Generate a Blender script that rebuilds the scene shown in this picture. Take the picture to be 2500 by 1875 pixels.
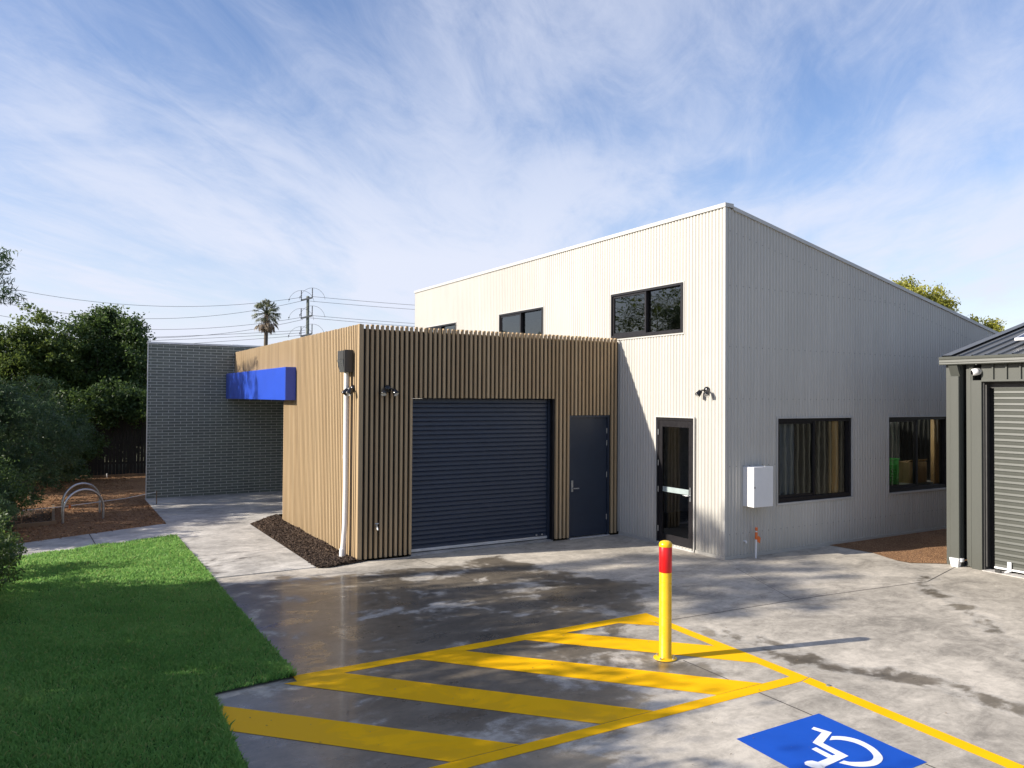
import bpy, math, random
import numpy as np
from mathutils import Vector, Matrix, Euler

# ------------------------------------------------------------------ scene, camera, light
S = bpy.context.scene
for o in list(bpy.data.objects): bpy.data.objects.remove(o)
COL = S.collection
random.seed(7)
RNG = np.random.default_rng(7)
rad = math.radians

CAM = Vector((-9.3828, -9.0326, 2.6))
YAW, PITCH, ROLL = 0.5361, 0.0173, 0.0065
fw = Vector((math.sin(YAW)*math.cos(PITCH), math.cos(YAW)*math.cos(PITCH), math.sin(PITCH)))
r0 = Vector((math.cos(YAW), -math.sin(YAW), 0)); u0 = r0.cross(fw)
cr = r0*math.cos(ROLL) + u0*math.sin(ROLL); cu = u0*math.cos(ROLL) - r0*math.sin(ROLL)
cam_d = bpy.data.cameras.new('camera'); cam = bpy.data.objects.new('camera', cam_d); COL.objects.link(cam)
M = Matrix((cr, cu, -fw)).transposed().to_4x4(); M.translation = CAM
cam.matrix_world = M
cam_d.sensor_width = 36; cam_d.lens = 1892.44/2500*36
cam_d.clip_start = 0.05; cam_d.clip_end = 4000
S.camera = cam

SUN_EL, SUN_AZ = 25.7, -14.1          # azimuth of travel measured from +X
sd = Vector((math.cos(rad(SUN_AZ))*math.cos(rad(SUN_EL)), math.sin(rad(SUN_AZ))*math.cos(rad(SUN_EL)), -math.sin(rad(SUN_EL))))
sl = bpy.data.lights.new('sun', 'SUN'); sun = bpy.data.objects.new('sun', sl); COL.objects.link(sun)
sl.energy = 4.3; sl.angle = rad(0.55); sl.color = (1.0, 0.925, 0.82)
sun.rotation_euler = sd.to_track_quat('-Z', 'Y').to_euler()

S.view_settings.view_transform = 'Standard'; S.view_settings.look = 'None'
S.view_settings.gamma = 1; S.view_settings.exposure = 0.9

W = bpy.data.worlds.new('World'); S.world = W; W.use_nodes = True
def world():
    nt = W.node_tree; N = nt.nodes; L = nt.links; N.clear()
    out = N.new('ShaderNodeOutputWorld'); bg = N.new('ShaderNodeBackground')
    sky = N.new('ShaderNodeTexSky'); sky.sky_type = 'NISHITA'; sky.sun_disc = False
    sky.sun_elevation = rad(SUN_EL)
    sx, sy = -sd.x, -sd.y                      # towards the sun
    sky.sun_rotation = math.atan2(sx, sy)
    sky.air_density = 1.0; sky.dust_density = 0.6; sky.ozone_density = 1.6
    hs = N.new('ShaderNodeHueSaturation'); hs.inputs['Saturation'].default_value = 1.2; hs.inputs['Value'].default_value = 1.3
    tint = N.new('ShaderNodeMix'); tint.data_type = 'RGBA'; tint.blend_type = 'MULTIPLY'; tint.inputs[0].default_value = 1; tint.inputs[7].default_value = (1.08, .98, 1.03, 1)
    L.new(sky.outputs[0], tint.inputs[6]); L.new(tint.outputs[2], hs.inputs['Color'])
    tc = N.new('ShaderNodeTexCoord'); sep = N.new('ShaderNodeSeparateXYZ'); L.new(tc.outputs['Generated'], sep.inputs[0])
    def m(op, a, b=None, c=None):
        n = N.new('ShaderNodeMath'); n.operation = op
        for i, v in enumerate((a, b, c)):
            if v is None: continue
            if isinstance(v, (int, float)): n.inputs[i].default_value = v
            else: L.new(v, n.inputs[i])
        return n.outputs[0]
    # direction -> point on a high cloud deck
    zz = m('ADD', m('MAXIMUM', sep.outputs[2], 0.0), 0.08)
    ca, sa = math.cos(YAW + 0.17), math.sin(YAW + 0.17)
    al = m('ADD', m('MULTIPLY', sep.outputs[0], sa), m('MULTIPLY', sep.outputs[1], ca))
    ac = m('SUBTRACT', m('MULTIPLY', sep.outputs[0], ca), m('MULTIPLY', sep.outputs[1], sa))
    al = m('DIVIDE', al, zz); ac = m('DIVIDE', ac, zz)
    def noise(sx, sy, off, scale, detail, rough, dist):
        cb = N.new('ShaderNodeCombineXYZ')
        L.new(m('MULTIPLY', ac, sx), cb.inputs[0]); L.new(m('MULTIPLY', al, sy), cb.inputs[1]); cb.inputs[2].default_value = off
        n = N.new('ShaderNodeTexNoise'); n.inputs['Scale'].default_value = scale; n.inputs['Detail'].default_value = detail
        n.inputs['Roughness'].default_value = rough; n.inputs['Distortion'].default_value = dist
        L.new(cb.outputs[0], n.inputs['Vector']); return n.outputs['Fac']
    a = noise(0.42, 0.26, 3.1, 1.0, 3, .5, .5)         # big veils
    b = noise(1.25, 0.55, 8.4, 1.0, 7, .60, 1.1)         # streaks
    c = noise(5.5, 1.9, 1.7, 1.0, 8, .68, .8)         # fibres
    v = m('ADD', m('ADD', m('MULTIPLY', a, 1.2), m('MULTIPLY', b, .70)), m('MULTIPLY', c, .34))
    ra = N.new('ShaderNodeMapRange'); ra.interpolation_type = 'SMOOTHSTEP'
    ra.inputs[1].default_value = 0.95; ra.inputs[2].default_value = 1.36; ra.inputs[3].default_value = .06; ra.inputs[4].default_value = .66
    L.new(v, ra.inputs[0])
    # more veil towards the horizon (a longer way through the cloud deck)
    hz = N.new('ShaderNodeMapRange'); hz.interpolation_type = 'SMOOTHSTEP'
    hz.inputs[1].default_value = 0.0; hz.inputs[2].default_value = 0.34; hz.inputs[3].default_value = .55; hz.inputs[4].default_value = 0.0
    L.new(sep.outputs[2], hz.inputs[0])
    # the veil thins out towards the part of the sky behind the viewer
    fwd = m('ADD', m('MULTIPLY', sep.outputs[0], math.sin(YAW)), m('MULTIPLY', sep.outputs[1], math.cos(YAW)))
    th = N.new('ShaderNodeMapRange'); th.inputs[1].default_value = -.35; th.inputs[2].default_value = .45; th.inputs[3].default_value = .8; th.inputs[4].default_value = 1.; L.new(fwd, th.inputs[0])
    fac = m('MULTIPLY', m('MINIMUM', m('ADD', ra.outputs[0], hz.outputs[0]), 0.93), th.outputs[0])
    mx = N.new('ShaderNodeMix'); mx.data_type = 'RGBA'
    L.new(fac, mx.inputs[0]); L.new(hs.outputs[0], mx.inputs[6])
    mx.inputs[7].default_value = (5.75, 6.05, 7.05, 1)
    L.new(mx.outputs[2], bg.inputs['Color']); bg.inputs['Strength'].default_value = 0.076
    L.new(bg.outputs[0], out.inputs[0])
world()

# ------------------------------------------------------------------ materials
class NT:
    def __init__(s, name):
        s.m = bpy.data.materials.new(name); s.m.use_nodes = True; s.t = s.m.node_tree
        s.b = s.t.nodes['Principled BSDF']; s.out = s.t.nodes['Material Output']
    def n(s, typ, **k):
        x = s.t.nodes.new(typ)
        for a, v in k.items(): setattr(x, a, v)
        return x
    def l(s, a, b): s.t.links.new(a, b)
    def math(s, op, *v):
        n = s.n('ShaderNodeMath', operation=op)
        for i, q in enumerate(v):
            if isinstance(q, (int, float)): n.inputs[i].default_value = q
            else: s.l(q, n.inputs[i])
        return n.outputs[0]
    def co(s, kind='Object'):
        g = s.n('ShaderNodeNewGeometry') if kind == 'World' else s.n('ShaderNodeTexCoord')
        return g.outputs['Position'] if kind == 'World' else g.outputs[kind]
    def noise(s, scale, detail=5, rough=.55, dist=0, vec=None, sc=(1, 1, 1), col=False):
        mp = s.n('ShaderNodeMapping'); mp.inputs['Scale'].default_value = sc
        s.l(vec if vec is not None else s.co('World'), mp.inputs['Vector'])
        n = s.n('ShaderNodeTexNoise'); n.inputs['Scale'].default_value = scale; n.inputs['Detail'].default_value = detail
        n.inputs['Roughness'].default_value = rough; n.inputs['Distortion'].default_value = dist
        s.l(mp.outputs[0], n.inputs['Vector']); return n.outputs['Color' if col else 'Fac']
    def ramp(s, f, stops, interp='LINEAR'):
        r = s.n('ShaderNodeValToRGB'); r.color_ramp.interpolation = interp
        e = r.color_ramp.elements
        while len(e) < len(stops): e.new(.5)
        for i, (p, c) in enumerate(stops):
            e[i].position = p; e[i].color = (c[0], c[1], c[2], 1) if isinstance(c, (tuple, list)) else (c, c, c, 1)
        s.l(f, r.inputs[0]); return r.outputs[0]
    def mr(s, f, a, b, c=0., d=1., smooth=False):
        r = s.n('ShaderNodeMapRange'); r.interpolation_type = 'SMOOTHSTEP' if smooth else 'LINEAR'
        for i, q in enumerate((a, b, c, d)): r.inputs[i+1].default_value = q
        s.l(f, r.inputs[0]); return r.outputs[0]
    def mix(s, f, a, b, mode='MIX'):
        r = s.n('ShaderNodeMix', data_type='RGBA', blend_type=mode)
        for i, q in ((0, f), (6, a), (7, b)):
            if isinstance(q, (int, float)) and i: q = (q, q, q)
            if isinstance(q, (int, float)): r.inputs[i].default_value = q
            elif isinstance(q, tuple): r.inputs[i].default_value = (q[0], q[1], q[2], 1)
            else: s.l(q, r.inputs[i])
        return r.outputs[2]
    def bump(s, h, strength=.3, dist=.01):
        b = s.n('ShaderNodeBump'); b.inputs['Strength'].default_value = strength; b.inputs['Distance'].default_value = dist
        s.l(h, b.inputs['Height']); s.l(b.outputs[0], s.b.inputs['Normal'])
    def set(s, **k):
        for a, v in k.items():
            i = s.b.inputs[a.replace('_', ' ')]
            if isinstance(v, (int, float)): i.default_value = v
            elif isinstance(v, tuple): i.default_value = (v[0], v[1], v[2], 1)
            else: s.l(v, i)
        return s.m

def simple(name, c, rough=.5, metal=0., var=.12, scale=6., spec=.5, bump=0., grain=60):
    t = NT(name); n = t.noise(scale, 5, .6)
    lo = tuple(x*(1-var) for x in c); hi = tuple(min(1, x*(1+var)) for x in c)
    t.set(Base_Color=t.ramp(n, [(.3, lo), (.7, hi)]), Roughness=t.mr(t.noise(scale*3, 3), .3, .7, max(0, rough-.07), min(1, rough+.07)), Metallic=metal)
    t.b.inputs['Specular IOR Level'].default_value = spec
    if bump: t.bump(t.noise(grain, 4), bump, .004)
    return t.m

MAT = {}
def painted_metal(name, c, rough=.42, dirt=.10):
    t = NT(name)
    big = t.noise(.8, 4, .6, sc=(1, 1, .35)); st = t.noise(9, 5, .6, sc=(1, 1, .05)); fine = t.noise(160, 2)
    f = t.math('ADD', t.math('MULTIPLY', big, .6), t.math('MULTIPLY', st, .4))
    lo = tuple(x*(1-dirt) for x in c); hi = tuple(min(1, x*(1+dirt*.5)) for x in c)
    col = t.ramp(f, [(.32, lo), (.62, hi)])
    # splash dust rising from the ground
    sp = t.n('ShaderNodeSeparateXYZ'); t.l(t.co('World'), sp.inputs[0])
    g = t.math('MULTIPLY', t.mr(t.math('ADD', sp.outputs[2], t.math('MULTIPLY', t.noise(5, 4), .35)), .15, .6, .35, 0.), 1.)
    col = t.mix(g, col, (c[0]*.72, c[1]*.68, c[2]*.6))
    t.set(Base_Color=col, Roughness=t.mr(fine, .3, .7, rough-.05, rough+.08))
    t.bump(t.noise(1.6, 3), .10, .01)
    return t.m
MAT['wall'] = painted_metal('off_white_sheet', (.485, .467, .422), .45)
MAT['wall_trim'] = painted_metal('off_white_trim', (.48, .47, .44), .4)
MAT['shed'] = painted_metal('grey_green_sheet', (.075, .079, .068), .42, .12)
MAT['shed_roof'] = painted_metal('grey_green_roof', (.09, .092, .09), .38, .15)
MAT['screw'] = simple('screw_head', (.20, .20, .19), .4, .6)

def timber(name, cs, along='z'):
    t = NT(name)
    g = t.n('ShaderNodeNewGeometry')
    isl = g.outputs['Random Per Island']
    base = t.ramp(isl, [(0, cs[0]), (.35, cs[1]), (.7, cs[2]), (1, cs[3])])
    cb = t.n('ShaderNodeVectorMath', operation='ADD'); k = t.n('ShaderNodeCombineXYZ')
    t.l(t.math('MULTIPLY', isl, 37.), k.inputs[2]); t.l(g.outputs['Position'], cb.inputs[0]); t.l(k.outputs[0], cb.inputs[1])
    gr = t.noise(22, 6, .65, .4, vec=cb.outputs[0], sc=(1, 1, .04)); bl = t.noise(1.1, 3, .5, 0, vec=cb.outputs[0], sc=(1, 1, .6))
    col = t.mix(t.mr(gr, .3, .7, 0, .45), base, tuple(x*.62 for x in cs[1]), 'MIX')
    col = t.mix(t.mr(bl, .35, .7, 0, .22), col, tuple(min(1, x*1.3) for x in cs[3]))
    t.set(Base_Color=col, Roughness=.62); t.b.inputs['Specular IOR Level'].default_value = .3
    t.bump(gr, .25, .002)
    return t.m
MAT['batten'] = timber('oak_batten', [(.36, .255, .145), (.44, .32, .185), (.40, .28, .155), (.50, .375, .225)])
MAT['stud'] = timber('pine_stud', [(.80, .55, .26)]*4)
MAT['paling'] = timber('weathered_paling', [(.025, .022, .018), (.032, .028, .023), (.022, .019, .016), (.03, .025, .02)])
MAT['sleeper'] = timber('treated_sleeper', [(.22, .15, .09)]*4)
MAT['membrane'] = simple('black_membrane', (.013, .012, .012), .8)
MAT['navy'] = simple('navy_powdercoat', (.018, .027, .046), .36, var=.06)
MAT['navy_shutter'] = simple('navy_shutter_steel', (.022, .033, .058), .40, var=.08)
MAT['black_alu'] = simple('black_aluminium', (.011, .010, .012), .45, var=.06, spec=.35)
MAT['black_gloss'] = simple('black_gloss', (.012, .012, .013), .18)
MAT['charcoal'] = simple('charcoal_metal', (.045, .044, .042), .45)
MAT['gunmetal'] = simple('rainhead_sheet', (.16, .165, .165), .32, .6, .2, 14)
MAT['steel'] = simple('galvanised_steel', (.50, .51, .52), .32, .85, .15, 30)
MAT['alu'] = simple('silver_aluminium', (.62, .62, .62), .35, .5)
MAT['white'] = simple('white_pvc', (.76, .76, .75), .35, var=.04)
MAT['lens'] = simple('lamp_lens', (.65, .64, .60), .12)
MAT['yellow'] = simple('yellow_enamel', (.82, .48, .006), .30, var=.07)
MAT['red'] = simple('red_reflective', (.62, .010, .012), .32, var=.05)
MAT['orange'] = simple('orange_tape', (.75, .16, .03), .5)
MAT['green_plastic'] = simple('green_plastic', (.10, .62, .12), .4)
MAT['plaster'] = simple('interior_plaster', (.55, .54, .52), .8)
MAT['carpet'] = simple('interior_floor', (.14, .13, .12), .8)
MAT['card'] = simple('cardboard', (.60, .42, .22), .8)
MAT['curtain'] = simple('grey_curtain', (.28, .30, .32), .85)
MAT['soffit'] = simple('soffit_board', (.45, .44, .42), .7)
MAT['wire'] = simple('cable_black', (.05, .052, .06), .6)
MAT['pole'] = simple('weathered_pole', (.20, .215, .18), .85, var=.3, bump=.3)
MAT['solar'] = simple('solar_cells', (.014, .018, .05), .12)
MAT['frost'] = simple('frosted_film', (.33, .39, .39), .4)

lit = NT('lit_diffuser'); lit.set(Base_Color=(.8, .8, .8)); lit.b.inputs['Emission Color'].default_value = (1, .96, .88, 1); lit.b.inputs['Emission Strength'].default_value = 9.; MAT['lit'] = lit.m
def blue(name, c, rough=.3):
    t = NT(name); f = t.noise(140, 3, .7); b = t.noise(1.4, 3)
    t.set(Base_Color=t.mix(t.mr(t.math('MULTIPLY', f, t.mr(b, .3, .7, .7, 1.1)), .3, .62), tuple(x*.9 for x in c), tuple(min(1, x*1.12) for x in c)), Roughness=rough)
    t.b.inputs['Coat Weight'].default_value = .3; t.b.inputs['Coat Roughness'].default_value = .08
    return t.m
MAT['blue_box'] = blue('blue_panel', (.022, .075, .50), .35)

def brick():
    t = NT('glazed_grey_brick')
    sp = t.n('ShaderNodeSeparateXYZ'); t.l(t.co('World'), sp.inputs[0])
    cb = t.n('ShaderNodeCombineXYZ'); t.l(t.math('ADD', sp.outputs[0], sp.outputs[1]), cb.inputs[0]); t.l(sp.outputs[2], cb.inputs[1])
    br = t.n('ShaderNodeTexBrick'); t.l(cb.outputs[0], br.inputs['Vector'])
    br.offset = .5; br.squash = 1
    for k, v in (('Scale', 1.), ('Mortar Size', .0058), ('Mortar Smooth', .15), ('Bias', 0.), ('Brick Width', .285), ('Row Height', .0717)): br.inputs[k].default_value = v
    br.inputs['Color1'].default_value = (.155, .172, .132, 1); br.inputs['Color2'].default_value = (.105, .120, .092, 1); br.inputs['Mortar'].default_value = (.27, .275, .26, 1)
    n = t.noise(38, 5, .7, 1.5, vec=cb.outputs[0], sc=(.5, 1.6, 1)); n2 = t.noise(2.5, 4, .6, vec=cb.outputs[0])
    c = t.mix(t.mr(n, .38, .68, 0, .45), br.outputs['Color'], (.19, .215, .215)); c = t.mix(t.mr(n2, .4, .7, 0, .3), c, (.075, .075, .068))
    c = t.mix(br.outputs['Fac'], c, (.56, .56, .50))
    t.set(Base_Color=c, Roughness=t.mix(br.outputs['Fac'], t.mr(n, .3, .7, .28, .5), .9))
    h = t.math('ADD', t.math('MULTIPLY', t.math('SUBTRACT', 1., br.outputs['Fac']), .5), t.math('MULTIPLY', n, .55))
    t.bump(h, .8, .008)
    return t.m
MAT['brick'] = brick()

def glass(name, dark=.55, rough=0.0):
    t = NT(name); t.t.nodes.remove(t.b)
    gl = t.n('ShaderNodeBsdfGlossy'); gl.inputs['Roughness'].default_value = rough; gl.inputs['Color'].default_value = (.93, .96, .97, 1)
    tr = t.n('ShaderNodeBsdfTransparent'); tr.inputs['Color'].default_value = (dark, dark*1.02, dark, 1)
    fr = t.n('ShaderNodeFresnel'); fr.inputs['IOR'].default_value = 1.6
    w = t.n('ShaderNodeBump'); w.inputs['Strength'].default_value = .035; w.inputs['Distance'].default_value = .05
    t.l(t.noise(2.2, 2, .4), w.inputs['Height']); t.l(w.outputs[0], gl.inputs['Normal']); t.l(w.outputs[0], fr.inputs['Normal'])
    mx = t.n('ShaderNodeMixShader'); t.l(t.mr(fr.outputs[0], 0, 1, .05, 1.0), mx.inputs[0]); t.l(tr.outputs[0], mx.inputs[1]); t.l(gl.outputs[0], mx.inputs[2])
    t.l(mx.outputs[0], t.out.inputs[0]); return t.m
MAT['glass'] = glass('window_glass', .8); MAT['glass_up'] = glass('window_glass_upper', .35)

def concrete(name, c=(.40, .375, .33), wet=True, pale=False):
    t = NT(name); P = t.co('World')
    big = t.noise(.55, 5, .6, .6); mid = t.noise(2.3, 9, .74, .7, sc=(1, 1.5, 1)); fine = t.noise(12, 8, .78, .3); speck = t.noise(140, 2, .5)
    f = t.math('ADD', t.math('ADD', t.math('MULTIPLY', big, .35), t.math('MULTIPLY', mid, .42)), t.math('MULTIPLY', fine, .23))
    k = c
    col = t.ramp(f, [(.40, tuple(x*.52 for x in k)), (.475, tuple(x*.84 for x in k)), (.525, tuple(x*1.06 for x in k)), (.59, tuple(min(1, x*1.38) for x in k))])
    scr = t.noise(3.2, 9, .75, 2.2, sc=(.5, 2.2, 1)); col = t.mix(t.mr(scr, .58, .70, 0, .6), col, tuple(x*.55 for x in k))
    col = t.mix(t.mr(t.noise(5.5, 8, .72, 1.2, sc=(.7, 1.8, 1)), .60, .74, 0, .55), col, tuple(min(1, x*1.5) for x in k))
    col = t.mix(t.mr(speck, .62, .75, 0, .30), col, tuple(x*.5 for x in k))
    rough = .82
    hgt = t.math('ADD', t.math('MULTIPLY', fine, .6), t.math('MULTIPLY', speck, .4))
    if wet:
        at = t.n('ShaderNodeAttribute', attribute_name='wet')
        n1 = t.noise(1.35, 9, .66, .35, sc=(1, 1.25, 1)); n2 = t.noise(6.0, 8, .7)
        w = t.math('ADD', at.outputs['Fac'], t.math('ADD', t.math('MULTIPLY', t.math('SUBTRACT', n1, .5), 1.7), t.math('MULTIPLY', t.math('SUBTRACT', n2, .5), .5)))
        damp = t.mr(w, .36, .60, 0, 1, True); pud = t.mr(w, .72, .95, 0, 1, True)
        edge = t.math('MULTIPLY', t.mr(w, .30, .42, 0, 1, True), t.mr(w, .42, .56, 1, 0, True))
        col = t.mix(t.math('MULTIPLY', edge, .35), col, (.42, .40, .36))
        wetc = t.mix(1.0, col, (.36, .335, .30), 'MULTIPLY')
        col = t.mix(damp, col, wetc)
        rough = t.math('SUBTRACT', t.mr(damp, 0, 1, .82, .36), t.math('MULTIPLY', pud, .25))
        t.b.inputs['Specular IOR Level'].default_value = .5
        t.l(t.math('MULTIPLY', damp, .25), t.b.inputs['Coat Weight']); t.b.inputs['Coat Roughness'].default_value = .10
    t.set(Base_Color=col, Roughness=rough)
    t.bump(hgt, .22, .006)
    return t.m
MAT['concrete'] = concrete('concrete_slab_wet', (.43, .388, .322))
MAT['path_concrete'] = concrete('pale_path_concrete', (.47, .445, .40), wet=True)
MAT['side_concrete'] = concrete('side_path_concrete', (.43, .41, .38), wet=False)

def road_paint(name, c):
    t = NT(name)
    f = t.noise(120, 3, .6); b = t.noise(1.6, 6, .65, .8); wn = t.noise(20, 5, .7, .6)
    col = t.mix(t.mr(b, .38, .7, 0, .35), c, tuple(x*.72 for x in c)); col = t.mix(t.mr(wn, .66, .76, 0, .35), col, tuple(.6*x+.06 for x in c))
    at = t.n('ShaderNodeAttribute', attribute_name='wet')
    dm = t.mr(t.math('ADD', at.outputs['Fac'], t.math('MULTIPLY', t.math('SUBTRACT', t.noise(1.35, 7, .62, .8, sc=(1, 1.25, 1)), .5), 1.9)), .40, .58, 0, 1, True)
    col = t.mix(dm, col, tuple(x*.85 for x in c))
    t.set(Base_Color=col, Roughness=t.mr(dm, 0, 1, .65, .5)); t.b.inputs['Specular IOR Level'].default_value = .1; t.bump(f, .15, .003); return t.m
MAT['paint_yellow'] = road_paint('yellow_line_paint', (.93, .50, .002))
MAT['paint_blue'] = road_paint('blue_symbol_paint', (.012, .085, .46))
MAT['paint_white'] = road_paint('white_symbol_paint', (.82, .83, .84))
MAT['joint'] = simple('joint_sealant', (.07, .062, .055), .8)

def soil(name, a, b, c, sc=55):
    t = NT(name)
    v = t.n('ShaderNodeTexVoronoi'); v.inputs['Scale'].default_value = sc; t.l(t.co('World'), v.inputs['Vector'])
    s = t.n('ShaderNodeSeparateColor'); t.l(v.outputs['Color'], s.inputs[0])
    col = t.ramp(s.outputs[0], [(0, a), (.45, b), (.85, c), (1, tuple(min(1, x*1.7) for x in c))]); n = t.noise(1.5, 5)
    col = t.mix(t.mr(n, .35, .7, 0, .45), col, a)
    t.set(Base_Color=col, Roughness=.95); t.b.inputs['Specular IOR Level'].default_value = .2
    t.bump(t.math('SUBTRACT', 1., v.outputs['Distance']), .9, .02); return t.m
MAT['mulch'] = soil('dark_mulch', (.030, .020, .014), (.060, .040, .028), (.10, .068, .046), 48)
MAT['toppings'] = soil('tuscan_toppings', (.16, .085, .045), (.28, .15, .075), (.38, .22, .11), 70)
MAT['ground'] = soil('bare_ground', (.09, .085, .05), (.12, .12, .06), (.15, .14, .08), 3)
MAT['lawn_soil'] = soil('lawn_soil', (.030, .075, .018), (.04, .10, .022), (.06, .13, .03), 40)

def leafmat(name, cs, trans=.35, rough=.5):
    t = NT(name)
    g = t.n('ShaderNodeNewGeometry'); isl = g.outputs['Random Per Island']
    big = t.noise(.9, 3, .5)
    f = t.math('ADD', t.math('MULTIPLY', isl, .55), t.math('MULTIPLY', t.mr(big, .3, .7), .45))
    col = t.ramp(f, [(0.05, cs[0]), (.5, cs[1]), (.95, cs[2])])
    if name == 'lawn_grass': col = t.mix(t.mr(t.math('ADD', isl, t.math('MULTIPLY', t.noise(2.6, 5, .65), .16)), .99, 1.04, 0, .8), col, (.42, .38, .15))
    t.set(Base_Color=col, Roughness=rough); t.b.inputs['Specular IOR Level'].default_value = .35
    tl = t.n('ShaderNodeBsdfTranslucent'); t.l(t.mix(.5, col, tuple(min(1, x*1.8) for x in cs[2])), tl.inputs['Color'])
    mx = t.n('ShaderNodeMixShader'); mx.inputs[0].default_value = trans
    t.l(t.b.outputs[0], mx.inputs[1]); t.l(tl.outputs[0], mx.inputs[2]); t.l(mx.outputs[0], t.out.inputs[0]); return t.m
MAT['leaf_dark'] = leafmat('broad_dark_leaf', [(.022, .045, .016), (.045, .085, .026), (.10, .15, .035)])
MAT['leaf_mid'] = leafmat('olive_leaf', [(.028, .055, .015), (.06, .105, .025), (.15, .19, .04)])
MAT['leaf_feather'] = leafmat('feathery_blue_leaf', [(.020, .045, .022), (.045, .085, .038), (.10, .155, .06)])
MAT['leaf_gum'] = leafmat('yellow_green_gum_leaf', [(.12, .14, .025), (.27, .27, .04), (.45, .42, .07)])
MAT['leaf_palm'] = leafmat('palm_frond', [(.05, .06, .03), (.10, .12, .05), (.20, .19, .10)], .2)
MAT['leaf_dead'] = leafmat('dry_palm_frond', [(.10, .07, .05), (.20, .15, .10), (.32, .26, .18)], .2)
MAT['grass'] = leafmat('lawn_grass', [(.07, .20, .038), (.145, .345, .072), (.28, .44, .13)], .42, .55)
MAT['bark'] = simple('tree_bark', (.10, .08, .06), .9, var=.35, scale=12, bump=.5)
MAT['chip'] = leafmat('mulch_chip', [(.022, .014, .010), (.055, .036, .025), (.13, .09, .06)], .0, .9)

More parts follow.
